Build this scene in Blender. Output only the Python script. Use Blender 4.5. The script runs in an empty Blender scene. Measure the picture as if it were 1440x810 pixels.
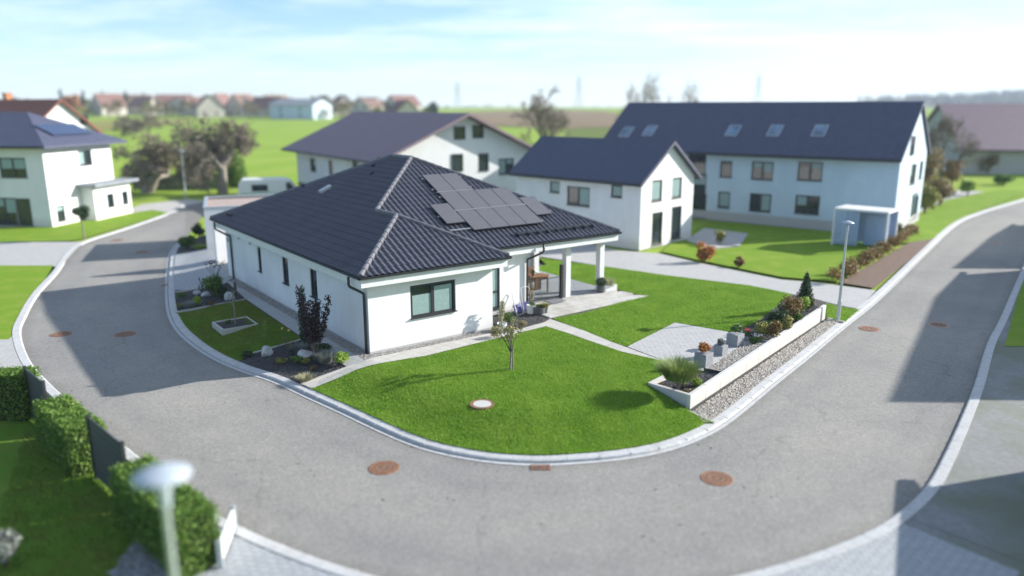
import bpy, bmesh, math, random
import numpy as np
from mathutils import Vector, Matrix
rnd = random.Random(7)
rng = np.random.default_rng(11)
SC = bpy.context.scene
COL = SC.collection
R = math.radians

# ------------------------------------------------------------------ camera
FPX, CXP, CYP, HORIZON, CAMH = 1070.0, 720.0, 405.0, 150.0, 9.0
PITCH = math.atan((CYP - HORIZON) / FPX)
cam_d = bpy.data.cameras.new('camera'); cam = bpy.data.objects.new('camera', cam_d); COL.objects.link(cam)
cam.location = (0, 0, CAMH); cam.rotation_euler = (R(90) - PITCH, 0, 0)
cam_d.sensor_width = 36.0; cam_d.lens = FPX / 1440 * 36.0
cam_d.clip_start = 0.2; cam_d.clip_end = 9000
cam_d.dof.use_dof = True; cam_d.dof.focus_distance = 27.0; cam_d.dof.aperture_fstop = 0.0267 / 0.23
SC.camera = cam

def ray(px, py):
    c, s = math.cos(PITCH), math.sin(PITCH)
    u = (CYP - py) / FPX
    return np.array([(px - CXP) / FPX, c + u * s, -s + u * c])
def W(px, py, z=0.0):
    """site survey: ground point (height z) seen at a photo position"""
    r = ray(px, py); t = (z - CAMH) / r[2]
    return (r[0] * t, r[1] * t)
def AtY(px, py, y):
    r = ray(px, py); t = y / r[1]
    return (r[0] * t, y, CAMH + r[2] * t)

# ------------------------------------------------------------------ tagging
def tag(o, label=None, cat=None, group=None, kind=None):
    if label: o['label'] = label
    if cat: o['category'] = cat
    if group: o['group'] = group
    if kind: o['kind'] = kind
    return o
def thing(name, label, cat, loc=(0, 0, 0), rz=0.0, group=None):
    o = bpy.data.objects.new(name, None); COL.objects.link(o)
    o.location = loc; o.rotation_euler = (0, 0, rz); o.empty_display_size = .2
    return tag(o, label, cat, group)
def copy_tree(o, parent=None):
    c = o.copy(); COL.objects.link(c)
    if parent is not None: c.parent = parent
    for ch in list(o.children): copy_tree(ch, c)
    return c
def link_mesh(name, me, parent=None):
    o = bpy.data.objects.new(name, me); COL.objects.link(o)
    if parent is not None: o.parent = parent
    return o

class MB:
    """collects faces, builds ONE mesh object"""
    def __init__(s): s.v = []; s.f = []; s.m = []
    def add(s, vs, fs, mi=0):
        b = len(s.v); s.v.extend([tuple(v) for v in vs])
        for f in fs: s.f.append(tuple(b + i for i in f)); s.m.append(mi)
    def box(s, x0, x1, y0, y1, z0, z1, mi=0):
        s.add([(x0,y0,z0),(x1,y0,z0),(x1,y1,z0),(x0,y1,z0),(x0,y0,z1),(x1,y0,z1),(x1,y1,z1),(x0,y1,z1)],
              [(0,3,2,1),(4,5,6,7),(0,1,5,4),(1,2,6,5),(2,3,7,6),(3,0,4,7)], mi)
    def obox(s, c, ax, sx, sy, sz, mi=0):
        """box centred at c with axes ax (3 vectors)"""
        c = Vector(c); a = [Vector(k) for k in ax]; vs = []
        for dz in (-1, 1):
            for dx, dy in ((-1,-1),(1,-1),(1,1),(-1,1)):
                vs.append(c + a[0]*dx*sx/2 + a[1]*dy*sy/2 + a[2]*dz*sz/2)
        s.add(vs, [(0,3,2,1),(4,5,6,7),(0,1,5,4),(1,2,6,5),(2,3,7,6),(3,0,4,7)], mi)
    def bar(s, p, q, w, h=None, mi=0):
        p = Vector(p); q = Vector(q); d = (q - p); L = d.length
        if L < 1e-6: return
        d /= L; up = Vector((0,0,1)) if abs(d.z) < .95 else Vector((1,0,0))
        sx = d.cross(up).normalized(); u = sx.cross(d)
        s.obox((p + q) / 2, (d, sx, u), L, w, h or w, mi)
    def tube(s, pts, rad, n=6, mi=0, cap=True):
        pts = [Vector(p) for p in pts]; rs = rad if isinstance(rad, (list, tuple)) else [rad] * len(pts)
        b = len(s.v); ref = None
        for i, p in enumerate(pts):
            d = (pts[min(i+1, len(pts)-1)] - pts[max(i-1, 0)])
            d = d.normalized() if d.length > 1e-9 else Vector((0,0,1))
            if ref is None: ref = Vector((1,0,0)) if abs(d.x) < .8 else Vector((0,1,0))
            x = (ref - d * ref.dot(d)); x = x.normalized() if x.length > 1e-6 else d.orthogonal().normalized()
            ref = x; y = d.cross(x)
            for k in range(n):
                a = 2 * math.pi * k / n
                s.v.append(tuple(p + (x * math.cos(a) + y * math.sin(a)) * rs[i]))
        for i in range(len(pts) - 1):
            for k in range(n):
                k2 = (k + 1) % n
                s.f.append((b+i*n+k, b+i*n+k2, b+(i+1)*n+k2, b+(i+1)*n+k)); s.m.append(mi)
        if cap:
            s.f.append(tuple(b + k for k in reversed(range(n)))); s.m.append(mi)
            e = b + (len(pts)-1) * n; s.f.append(tuple(e + k for k in range(n))); s.m.append(mi)
    def lathe(s, prof, n=20, c=(0,0,0), mi=0):
        b = len(s.v)
        for r, z in prof:
            for k in range(n):
                a = 2*math.pi*k/n; s.v.append((c[0]+r*math.cos(a), c[1]+r*math.sin(a), c[2]+z))
        for i in range(len(prof)-1):
            for k in range(n):
                k2 = (k+1) % n
                s.f.append((b+i*n+k, b+i*n+k2, b+(i+1)*n+k2, b+(i+1)*n+k)); s.m.append(mi)
    def prism(s, poly, z0, z1, mi=0):
        n = len(poly); s.add([(x,y,z0) for x,y in poly] + [(x,y,z1) for x,y in poly],
            [tuple(reversed(range(n))), tuple(range(n, 2*n))] + [(i,(i+1)%n,n+(i+1)%n,n+i) for i in range(n)], mi)
    def build(s, name, mat, parent=None, smooth=False, bevel=0, loc=None):
        me = bpy.data.meshes.new(name); me.from_pydata(s.v, [], s.f)
        for m in (mat if isinstance(mat, (list, tuple)) else [mat]): me.materials.append(m)
        if any(s.m): me.polygons.foreach_set('material_index', s.m)
        if smooth: me.polygons.foreach_set('use_smooth', [True] * len(me.polygons))
        me.update()
        o = link_mesh(name, me, parent)
        if loc: o.location = loc
        if bevel:
            b = o.modifiers.new('bevel', 'BEVEL'); b.width = bevel; b.segments = 2; b.limit_method = 'ANGLE'
        return o

def mesh_np(name, V, n_per, mat, parent=None):
    """V (N*n_per,3): every n_per vertices make one face"""
    V = np.asarray(V, np.float32).reshape(-1, 3); N = len(V); nf = N // n_per
    me = bpy.data.meshes.new(name)
    me.vertices.add(N); me.vertices.foreach_set('co', V.ravel())
    me.loops.add(N); me.loops.foreach_set('vertex_index', np.arange(N, dtype=np.int32))
    me.polygons.add(nf); me.polygons.foreach_set('loop_start', np.arange(0, N, n_per, dtype=np.int32))
    me.materials.append(mat); me.update(calc_edges=True); me.validate()
    return link_mesh(name, me, parent)

# ------------------------------------------------------------------ materials
def new_mat(name):
    m = bpy.data.materials.new(name); m.use_nodes = True
    nt = m.node_tree; bs = nt.nodes['Principled BSDF']
    return m, nt, bs
def N(nt, t, **kw):
    n = nt.nodes.new(t)
    for k, v in kw.items(): setattr(n, k, v)
    return n
def L(nt, a, b): nt.links.new(a, b)
def rgba(c): return (c[0], c[1], c[2], 1.0)
def ramp(nt, fac, stops, interp='LINEAR'):
    r = N(nt, 'ShaderNodeValToRGB'); r.color_ramp.interpolation = interp
    while len(r.color_ramp.elements) < len(stops): r.color_ramp.elements.new(.5)
    for e, (p, c) in zip(r.color_ramp.elements, stops): e.position = p; e.color = rgba(c)
    L(nt, fac, r.inputs[0]); return r.outputs[0]
def noise(nt, vec, scale, detail=3, rough=.55):
    n = N(nt, 'ShaderNodeTexNoise'); n.inputs['Scale'].default_value = scale
    n.inputs['Detail'].default_value = detail; n.inputs['Roughness'].default_value = rough
    if vec is not None: L(nt, vec, n.inputs['Vector'])
    return n.outputs['Fac']
def mixc(nt, fac, a, b, mode='MIX'):
    m = N(nt, 'ShaderNodeMix', data_type='RGBA', blend_type=mode)
    for sock, v in ((m.inputs[0], fac), (m.inputs[6], a), (m.inputs[7], b)):
        if hasattr(v, 'is_linked'): L(nt, v, sock)
        else: sock.default_value = v if isinstance(v, float) else rgba(v)
    return m.outputs[2]
def bump(nt, bs, h, strength, dist=.02):
    b = N(nt, 'ShaderNodeBump'); b.inputs['Strength'].default_value = strength; b.inputs['Distance'].default_value = dist
    L(nt, h, b.inputs['Height']); L(nt, b.outputs[0], bs.inputs['Normal'])
def objco(nt): return N(nt, 'ShaderNodeTexCoord').outputs['Object']
def M_noise(name, c1, c2, scale=5, rough=.8, big=None, bigscale=.3, bstr=0, bscale=None, bdist=.02, spec=None, metal=0, detail=4):
    m, nt, bs = new_mat(name); v = objco(nt)
    c = ramp(nt, noise(nt, v, scale, detail), [(.3, c1), (.7, c2)])
    if big: c = mixc(nt, ramp(nt, noise(nt, v, bigscale, 4), [(.42, (0,0,0)), (.62, (1,1,1))]), c, big)
    L(nt, c, bs.inputs['Base Color']); bs.inputs['Roughness'].default_value = rough; bs.inputs['Metallic'].default_value = metal
    if spec is not None: bs.inputs['Specular IOR Level'].default_value = spec
    if bstr: bump(nt, bs, noise(nt, v, bscale or scale * 3, 3), bstr, bdist)
    return m
def M_leaf(name, cols, rough=.55, trans=.25, patch=None):
    """leaf colour differs from leaf to leaf (and in patches)"""
    m, nt, bs = new_mat(name)
    g = N(nt, 'ShaderNodeNewGeometry')
    k = len(cols); c = ramp(nt, g.outputs['Random Per Island'], [(i / max(1, k - 1), col) for i, col in enumerate(cols)])
    if patch:
        c = mixc(nt, ramp(nt, noise(nt, g.outputs['Position'], patch[1], 4), [(.38, (0,0,0)), (.66, (1,1,1))]), c, patch[0])
    L(nt, c, bs.inputs['Base Color']); bs.inputs['Roughness'].default_value = rough
    bs.inputs['Specular IOR Level'].default_value = .3
    if trans:
        t = N(nt, 'ShaderNodeBsdfTranslucent'); L(nt, c, t.inputs[0])
        mx = N(nt, 'ShaderNodeMixShader'); mx.inputs[0].default_value = trans
        out = nt.nodes['Material Output']
        L(nt, bs.outputs[0], mx.inputs[1]); L(nt, t.outputs[0], mx.inputs[2]); L(nt, mx.outputs[0], out.inputs[0])
    return m
def M_plain(name, c, rough=.5, metal=0, spec=.5, coat=0):
    m, nt, bs = new_mat(name); v = objco(nt)
    cc = ramp(nt, noise(nt, v, 9, 4), [(.25, tuple(k*.88 for k in c)), (.75, tuple(min(1, k*1.08) for k in c))])
    L(nt, cc, bs.inputs['Base Color']); bs.inputs['Roughness'].default_value = rough
    bs.inputs['Metallic'].default_value = metal; bs.inputs['Specular IOR Level'].default_value = spec
    bs.inputs['Coat Weight'].default_value = coat
    return m
def M_pavers(name, c1, c2, mortar, bw, bh, rot=0, off=.5, rough=.8, msize=.012, stain=None):
    m, nt, bs = new_mat(name); v = objco(nt)
    mp = N(nt, 'ShaderNodeMapping'); mp.inputs['Rotation'].default_value = (0, 0, rot); L(nt, v, mp.inputs[0])
    b = N(nt, 'ShaderNodeTexBrick'); L(nt, mp.outputs[0], b.inputs['Vector'])
    b.inputs['Scale'].default_value = 1; b.inputs['Brick Width'].default_value = bw; b.inputs['Row Height'].default_value = bh
    b.inputs['Mortar Size'].default_value = msize; b.inputs['Mortar Smooth'].default_value = .3; b.offset = off
    b.inputs['Color1'].default_value = rgba(c1); b.inputs['Color2'].default_value = rgba(c2); b.inputs['Mortar'].default_value = rgba(mortar)
    c = mixc(nt, .35, b.outputs['Color'], ramp(nt, noise(nt, v, 22, 5), [(.3, tuple(k*.7 for k in c1)), (.7, tuple(min(1,k*1.2) for k in c2))]))
    if stain: c = mixc(nt, ramp(nt, noise(nt, v, .6, 5), [(.5, (0,0,0)), (.75, (.6,.6,.6))]), c, stain)
    L(nt, c, bs.inputs['Base Color']); bs.inputs['Roughness'].default_value = rough
    inv = N(nt, 'ShaderNodeMath', operation='SUBTRACT'); inv.inputs[0].default_value = 1; L(nt, b.outputs['Fac'], inv.inputs[1])
    bump(nt, bs, inv.outputs[0], .6, .01)
    return m
def M_stones(name, cols, scale, rough=.85, bstr=.8):
    m, nt, bs = new_mat(name); v = objco(nt)
    vo = N(nt, 'ShaderNodeTexVoronoi'); vo.inputs['Scale'].default_value = scale; L(nt, v, vo.inputs['Vector'])
    bw = N(nt, 'ShaderNodeSeparateColor'); L(nt, vo.outputs['Color'], bw.inputs[0])
    c = ramp(nt, bw.outputs[0], [(i/(len(cols)-1), k) for i, k in enumerate(cols)])
    L(nt, c, bs.inputs['Base Color']); bs.inputs['Roughness'].default_value = rough
    inv = N(nt, 'ShaderNodeMath', operation='SUBTRACT'); inv.inputs[0].default_value = 1; L(nt, vo.outputs['Distance'], inv.inputs[1])
    bump(nt, bs, inv.outputs[0], bstr, .03)
    return m
def M_island(name, cols, rough=.8):
    m, nt, bs = new_mat(name); g = N(nt, 'ShaderNodeNewGeometry')
    c = ramp(nt, g.outputs['Random Per Island'], [(i/(len(cols)-1), k) for i, k in enumerate(cols)])
    L(nt, c, bs.inputs['Base Color']); bs.inputs['Roughness'].default_value = rough
    return m
def M_wall(name, c):
    """mineral render: fine grain, faint blotches, vertical rain streaks and splash dirt near the ground"""
    m, nt, bs = new_mat(name); v = objco(nt)
    a = ramp(nt, noise(nt, v, 60, 4, .7), [(.3, tuple(k*.94 for k in c)), (.7, tuple(k*1.04 for k in c))])
    a = mixc(nt, 1.0, a, ramp(nt, noise(nt, v, .7, 5), [(.35, (.93,.935,.94)), (.65, (1.02,1.02,1.02))]), 'MULTIPLY')
    mp = N(nt, 'ShaderNodeMapping'); mp.inputs['Scale'].default_value = (5, 5, .22); L(nt, v, mp.inputs[0])
    a = mixc(nt, 1.0, a, ramp(nt, noise(nt, mp.outputs[0], 1.6, 5, .6), [(.5, (1,1,1)), (.8, (.93,.925,.91))]), 'MULTIPLY')
    sp = N(nt, 'ShaderNodeSeparateXYZ'); L(nt, v, sp.inputs[0])
    zz = N(nt, 'ShaderNodeMath', operation='MULTIPLY_ADD'); L(nt, noise(nt, v, 3, 4), zz.inputs[0]); zz.inputs[1].default_value = -.5; L(nt, sp.outputs[2], zz.inputs[2])
    a = mixc(nt, 1.0, a, ramp(nt, zz.outputs[0], [(.15, (.86,.84,.81)), (.6, (1,1,1))]), 'MULTIPLY')
    L(nt, a, bs.inputs['Base Color']); bs.inputs['Roughness'].default_value = .92; bs.inputs['Specular IOR Level'].default_value = .2
    bump(nt, bs, noise(nt, v, 120, 3), .3, .004); return m
def M_glass(name, c=(.02,.03,.035), rough=.06):
    m, nt, bs = new_mat(name); v = objco(nt)
    cc = ramp(nt, noise(nt, v, .9, 2), [(.3, tuple(k*.6 for k in c)), (.7, tuple(k*1.5 for k in c))])
    L(nt, cc, bs.inputs['Base Color']); bs.inputs['Roughness'].default_value = rough
    bs.inputs['Specular IOR Level'].default_value = .75
    return m

def M_asphalt():
    m, nt, bs = new_mat('asphalt'); v = objco(nt)
    vo = N(nt, 'ShaderNodeTexVoronoi'); vo.inputs['Scale'].default_value = 24; L(nt, v, vo.inputs['Vector'])
    sc = N(nt, 'ShaderNodeSeparateColor'); L(nt, vo.outputs['Color'], sc.inputs[0])
    c = ramp(nt, sc.outputs[0], [(0, (.165,.164,.162)), (.45, (.238,.233,.227)), (.8, (.28,.274,.265)), (1, (.37,.362,.35))])
    c = mixc(nt, .5, c, ramp(nt, noise(nt, v, 34, 5, .75), [(.3, (.19,.187,.183)), (.7, (.30,.293,.282))]))
    c = mixc(nt, 1.0, c, ramp(nt, noise(nt, v, .16, 5, .6), [(.35, (.88,.875,.87)), (.65, (1.08,1.06,1.01))]), 'MULTIPLY')
    c = mixc(nt, 1.0, c, ramp(nt, noise(nt, v, 1.1, 6, .7), [(.48, (1,1,1)), (.76, (.90,.90,.91))]), 'MULTIPLY')
    # old repairs and hairline cracks
    vc = N(nt, 'ShaderNodeTexVoronoi', feature='DISTANCE_TO_EDGE'); vc.inputs['Scale'].default_value = .13
    wv = N(nt, 'ShaderNodeVectorMath', operation='ADD'); nz = N(nt, 'ShaderNodeTexNoise'); nz.inputs['Scale'].default_value = .9; nz.inputs['Detail'].default_value = 5; L(nt, v, nz.inputs['Vector']); L(nt, v, wv.inputs[0]); L(nt, nz.outputs['Color'], wv.inputs[1]); L(nt, wv.outputs[0], vc.inputs['Vector'])
    c = mixc(nt, 1.0, c, ramp(nt, vc.outputs['Distance'], [(.0, (.82,.82,.82)), (.004, (1,1,1))]), 'MULTIPLY')
    # wheel paths polished darker, grit gathered along both gutters
    at = N(nt, 'ShaderNodeAttribute'); at.attribute_name = 'across'
    wob = N(nt, 'ShaderNodeMath', operation='MULTIPLY_ADD'); L(nt, noise(nt, v, .8, 4), wob.inputs[0]); wob.inputs[1].default_value = .10; L(nt, at.outputs['Fac'], wob.inputs[2])
    c = mixc(nt, .8, c, ramp(nt, wob.outputs[0], [(.05, (.80,.79,.77)), (.13, (1,1,1)), (.24, (.93,.93,.94)), (.36, (1.03,1.03,1.02)), (.52, (1.06,1.05,1.03)), (.68, (1.02,1.02,1.01)), (.80, (.93,.93,.94)), (.92, (1,1,1)), (1.0, (.82,.81,.79))]), 'MULTIPLY')
    L(nt, c, bs.inputs['Base Color']); bs.inputs['Roughness'].default_value = .9; bs.inputs['Specular IOR Level'].default_value = .25
    bump(nt, bs, vo.outputs['Distance'], .25, .008)
    return m
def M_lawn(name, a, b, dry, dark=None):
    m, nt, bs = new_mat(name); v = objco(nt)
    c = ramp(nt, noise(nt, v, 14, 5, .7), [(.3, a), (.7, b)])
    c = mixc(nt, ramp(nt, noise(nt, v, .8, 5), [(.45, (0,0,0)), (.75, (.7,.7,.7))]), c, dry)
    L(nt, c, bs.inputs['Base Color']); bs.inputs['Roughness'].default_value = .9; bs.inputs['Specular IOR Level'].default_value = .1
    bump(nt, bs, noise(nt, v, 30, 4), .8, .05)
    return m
def M_field(name, a, b, c3, rowscale, rot, strength=.5):
    m, nt, bs = new_mat(name); v = objco(nt)
    mp = N(nt, 'ShaderNodeMapping'); mp.inputs['Rotation'].default_value = (0,0,rot); L(nt, v, mp.inputs[0])
    w = N(nt, 'ShaderNodeTexWave'); w.inputs['Scale'].default_value = rowscale; w.inputs['Distortion'].default_value = 2; L(nt, mp.outputs[0], w.inputs[0])
    c = ramp(nt, noise(nt, v, .09, 6, .6), [(.32, a), (.68, b)])
    c = mixc(nt, ramp(nt, w.outputs['Fac'], [(.3, (0,0,0)), (.9, (strength,)*3)]), c, c3)
    L(nt, c, bs.inputs['Base Color']); bs.inputs['Roughness'].default_value = .95; bs.inputs['Specular IOR Level'].default_value = .05
    return m

MT = dict(
  asphalt=M_asphalt(),
  kerb=M_noise('concrete_kerb', (.50,.50,.49), (.66,.655,.64), 12, .85, big=(.42,.42,.40), bigscale=.8, bstr=.2),
  joint=M_noise('dark_joint', (.05,.05,.05), (.09,.09,.085), 10, .9),
  slab=M_pavers('pale_slabs', (.40,.385,.36), (.47,.455,.43), (.22,.21,.19), .6, .4, R(36.66), 0, stain=(.34,.325,.30)),
  drive=M_pavers('driveway_pavers', (.36,.355,.35), (.42,.415,.41), (.26,.26,.255), .3, .2, R(20), .5),
  cobble=M_pavers('grey_pavers', (.30,.32,.34), (.37,.385,.40), (.13,.14,.15), .24, .16, R(8), .5, msize=.014),
  patio=M_pavers('patio_pavers', (.35,.345,.35), (.43,.425,.43), (.20,.20,.20), .24, .16, R(36.66), .5),
  terr=M_pavers('terrace_tiles', (.22,.24,.27), (.27,.29,.32), (.13,.14,.15), .6, .6, R(0), 0),
  pathgrey=M_pavers('grey_path_slabs', (.33,.335,.34), (.39,.395,.40), (.2,.2,.2), 1.0, .5, R(36.66), 0),
  step=M_noise('pale_stone_steps', (.41,.40,.385), (.50,.49,.47), 9, .8, big=(.35,.335,.31), bigscale=1.3, bstr=.15),
  plaster=M_wall('white_render', (.74,.745,.755)),
  plaster2=M_wall('white_render_far', (.72,.725,.735)),
  bluewall=M_wall('pale_blue_render', (.50,.605,.69)),
  plinth=M_noise('grey_plinth', (.34,.34,.35), (.42,.42,.42), 12, .9),
  white=M_plain('white_paint', (.68,.69,.70), .5),
  anth=M_plain('anthracite_metal', (.028,.031,.036), .4, 0),
  glass=M_glass('window_glass'),
  blind=M_plain('pale_green_blind', (.24,.34,.335), .35),
  tileroof=None,
  pebble=M_island('pebble_stones', [(.10,.095,.09),(.28,.26,.24),(.42,.40,.37),(.20,.17,.15),(.50,.49,.47),(.24,.25,.27)]),
  pebblebed=M_stones('pebble_ground', [(.10,.095,.09),(.30,.28,.26),(.42,.40,.37),(.2,.18,.16)], 22),
  lava=M_island('dark_chippings', [(.025,.026,.03),(.06,.06,.068),(.10,.10,.11),(.045,.042,.042)]),
  soil=M_noise('dark_mulch', (.028,.026,.026), (.075,.07,.068), 25, .95, bstr=1, bscale=60, bdist=.03),
  lawn=M_lawn('lawn_soil', (.085,.18,.012), (.145,.29,.02), (.21,.27,.045)),
  lawnfar=M_lawn('neighbour_lawn', (.12,.22,.016), (.19,.31,.026), (.27,.31,.055)),
  grass=M_leaf('grass_blades', [(.078,.17,.014),(.14,.30,.02),(.185,.37,.028),(.23,.42,.036),(.38,.46,.10)], .6, .35, ((.255,.41,.05), .8)),
  grassd=M_leaf('shade_tinted_grass_blades', [(.09,.17,.018),(.13,.22,.024),(.16,.25,.032),(.22,.26,.05)], .6, .35, ((.20,.21,.05), .7)),  # duller copy of the grass: shade of these lawns put into the colour
  bark=M_noise('bark', (.07,.055,.045), (.16,.13,.11), 12, .9, bstr=.6, bscale=30),
  barkl=M_noise('grey_bark', (.16,.14,.12), (.28,.25,.21), 14, .9, bstr=.5, bscale=40),
  twig=M_noise('thin_twigs', (.13,.11,.09), (.23,.195,.15), 3, .9),
  rock=M_noise('white_rock', (.32,.325,.335), (.52,.525,.53), 6, .85, bstr=.6, bscale=14, bdist=.04),
  rust=M_noise('rusty_iron', (.16,.075,.042), (.32,.165,.095), 25, .75, bstr=.3, metal=.2),
  rustpale=M_noise('worn_iron', (.32,.21,.15), (.42,.31,.24), 25, .75, bstr=.3, metal=.1),
  conc=M_noise('pale_concrete', (.38,.37,.34), (.47,.46,.43), 14, .9, bstr=.2),
  wallconc=M_wall('white_concrete', (.57,.57,.56)),
  panel=None,
  alu=M_plain('bare_aluminium', (.62,.63,.64), .35, .8),
  lampgrey=M_plain('grey_lamp_paint', (.36,.41,.47), .45),
  galv=M_plain('galvanised_steel', (.46,.50,.52), .45, .5),
  wood=M_noise('brown_wood', (.16,.075,.035), (.30,.15,.07), 7, .6),
  wooddark=M_noise('weathered_boards', (.10,.075,.06), (.17,.13,.10), 6, .85),
  potg=M_noise('grey_planter', (.20,.21,.23), (.27,.28,.30), 8, .7),
  potw=M_noise('pale_pot', (.50,.51,.52), (.60,.61,.62), 9, .6),
  potd=M_noise('dark_grey_pot', (.06,.065,.07), (.11,.115,.12), 9, .6),
  blue=M_plain('blue_fabric', (.05,.05,.20), .7),
  black=M_plain('black_plastic', (.015,.015,.017), .45),
  cushion=M_plain('grey_cushion', (.16,.17,.19), .9),
  roofblue=M_pavers('slate_blue_tiles', (.052,.058,.10), (.066,.073,.122), (.028,.031,.05), .35, .3, 0, .5, .6),
  roofpurp=M_pavers('aubergine_tiles', (.19,.13,.155), (.235,.165,.185), (.11,.08,.095), .35, .3, 0, .5, .6),
  roofred=M_pavers('red_clay_tiles', (.20,.075,.055), (.26,.10,.07), (.11,.045,.035), .35, .3, 0, .5, .8),
  roofgrey=M_noise('grey_flat_roof', (.17,.19,.22), (.24,.26,.29), 3, .8),
  panelblue=M_plain('blue_panel_glass', (.03,.05,.11), .15, 0, .8),
  fence=M_plain('dark_grey_fence', (.055,.06,.068), .6),
  fencesym=M_plain('pale_cutout_motif', (.22,.24,.25), .6),
  teal=M_plain('blue_grey_boards', (.33,.43,.62), .6),
)
LEAF = dict(
  green=M_leaf('leaf_green', [(0.057,0.114,0.023),(0.095,0.171,0.034),(0.142,0.237,0.053)]),
  dark=M_leaf('leaf_dark', [(0.020,0.048,0.020),(0.037,0.076,0.031),(0.068,0.116,0.043)]),
  purple=M_leaf('leaf_purple', [(0.021,0.015,0.024),(0.042,0.027,0.039),(0.068,0.033,0.039),(0.030,0.039,0.024)]),
  lav=M_leaf('leaf_lavender', [(0.149,0.172,0.149),(0.218,0.241,0.218),(0.287,0.310,0.276)]),
  lime=M_leaf('leaf_lime', [(0.150,0.240,0.027),(0.240,0.360,0.042),(0.330,0.450,0.075)]),
  olive=M_leaf('leaf_olive', [(0.144,0.160,0.035),(0.240,0.240,0.056),(0.320,0.304,0.096)]),
  redb=M_leaf('leaf_redbrown', [(.14,.085,.03),(.21,.105,.04),(.28,.15,.06),(.16,.15,.04),(.11,.13,.035)]),
  orange=M_leaf('leaf_orange', [(0.312,0.084,0.024),(0.456,0.156,0.036),(0.504,0.240,0.072),(0.144,0.120,0.036)]),
  straw=M_leaf('leaf_straw', [(0.264,0.264,0.143),(0.374,0.363,0.220),(0.440,0.429,0.286)]),
  pine=M_leaf('leaf_pine', [(0.115,0.172,0.046),(0.196,0.276,0.069),(0.276,0.356,0.103)]),
  pinkish=M_leaf('leaf_autumn', [(0.198,0.216,0.090),(0.360,0.270,0.162),(0.306,0.306,0.144),(0.468,0.306,0.216),(0.126,0.162,0.054)]),
  hedge=M_leaf('leaf_hedge', [(.06,.13,.02),(.10,.20,.03),(.15,.26,.042),(.20,.28,.06)]),
  beech=M_leaf('leaf_beech', [(.15,.12,.055),(.24,.18,.08),(.30,.21,.09),(.13,.14,.045)]),
  wood=M_leaf('leaf_woodland', [(0.042,0.063,0.042),(0.070,0.084,0.049),(0.105,0.112,0.063)], trans=0),
  autumnfar=M_leaf('leaf_far_autumn', [(0.150,0.112,0.068),(0.240,0.165,0.083),(0.135,0.128,0.068),(0.195,0.150,0.105)], trans=0),
  white=M_leaf('petal_white', [(0.700,0.700,0.680),(0.780,0.770,0.720)]), red=M_leaf('petal_red', [(0.450,0.030,0.040),(0.550,0.060,0.050)]),
  lawntree=M_leaf('leaf_young_tree', [(.14,.19,.05),(.22,.25,.09),(.30,.24,.14),(.26,.29,.13),(.36,.30,.20)]),
  twigs=M_leaf('fine_twig', [(.19,.155,.115),(.29,.245,.18),(.36,.31,.23),(.24,.22,.13)], trans=0),
  yellow=M_leaf('petal_yellow', [(0.750,0.550,0.120),(0.800,0.650,0.250)]),
)
def M_tile():
    m, nt, bs = new_mat('anthracite_roof_tiles'); v = objco(nt); g = N(nt, 'ShaderNodeNewGeometry')
    c = ramp(nt, noise(nt, v, 1.4, 5), [(.3, (.040,.042,.060)), (.7, (.060,.062,.082))])
    c = mixc(nt, 1.0, c, ramp(nt, noise(nt, v, 30, 3), [(.3, (.85,.85,.85)), (.7, (1.1,1.1,1.1))]), 'MULTIPLY')
    L(nt, c, bs.inputs['Base Color']); bs.inputs['Roughness'].default_value = .46; bs.inputs['Specular IOR Level'].default_value = .6
    return m
MT['tileroof'] = M_tile()
MT['ridge'] = M_noise('ridge_tiles', (.10,.10,.115), (.15,.15,.165), 5, .42)  # paler than the roof tiles: sunlit glint put into the colour
def M_panel():
    m, nt, bs = new_mat('solar_cells'); v = objco(nt)
    b = N(nt, 'ShaderNodeTexBrick'); L(nt, v, b.inputs['Vector']); b.offset = 0
    b.inputs['Scale'].default_value = 1; b.inputs['Brick Width'].default_value = .153; b.inputs['Row Height'].default_value = .153
    b.inputs['Mortar Size'].default_value = .004
    b.inputs['Color1'].default_value = (.085,.080,.092,1); b.inputs['Color2'].default_value = (.095,.09,.10,1); b.inputs['Mortar'].default_value = (.13,.125,.135,1)  # cells lightened: sky reflection put into the base colour
    L(nt, b.outputs['Color'], bs.inputs['Base Color']); bs.inputs['Roughness'].default_value = .33; bs.inputs['Specular IOR Level'].default_value = .6
    return m
MT['panel'] = M_panel()

# ------------------------------------------------------------------ world, sun
SUN_EL, SUN_AZ = R(23), R(16.5)      # azimuth of the sun measured from +X towards +Y
w = bpy.data.worlds.new('World'); SC.world = w; w.use_nodes = True
nt = w.node_tree; bg = nt.nodes['Background']
sky = N(nt, 'ShaderNodeTexSky', sky_type='NISHITA'); sky.sun_disc = False
sky.sun_elevation = SUN_EL; sky.sun_rotation = R(90) - SUN_AZ; sky.altitude = 450; sky.air_density = 1.0; sky.dust_density = .15; sky.ozone_density = 4.5
tc = N(nt, 'ShaderNodeTexCoord'); sp = N(nt, 'ShaderNodeSeparateXYZ'); L(nt, tc.outputs['Generated'], sp.inputs[0])
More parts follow.
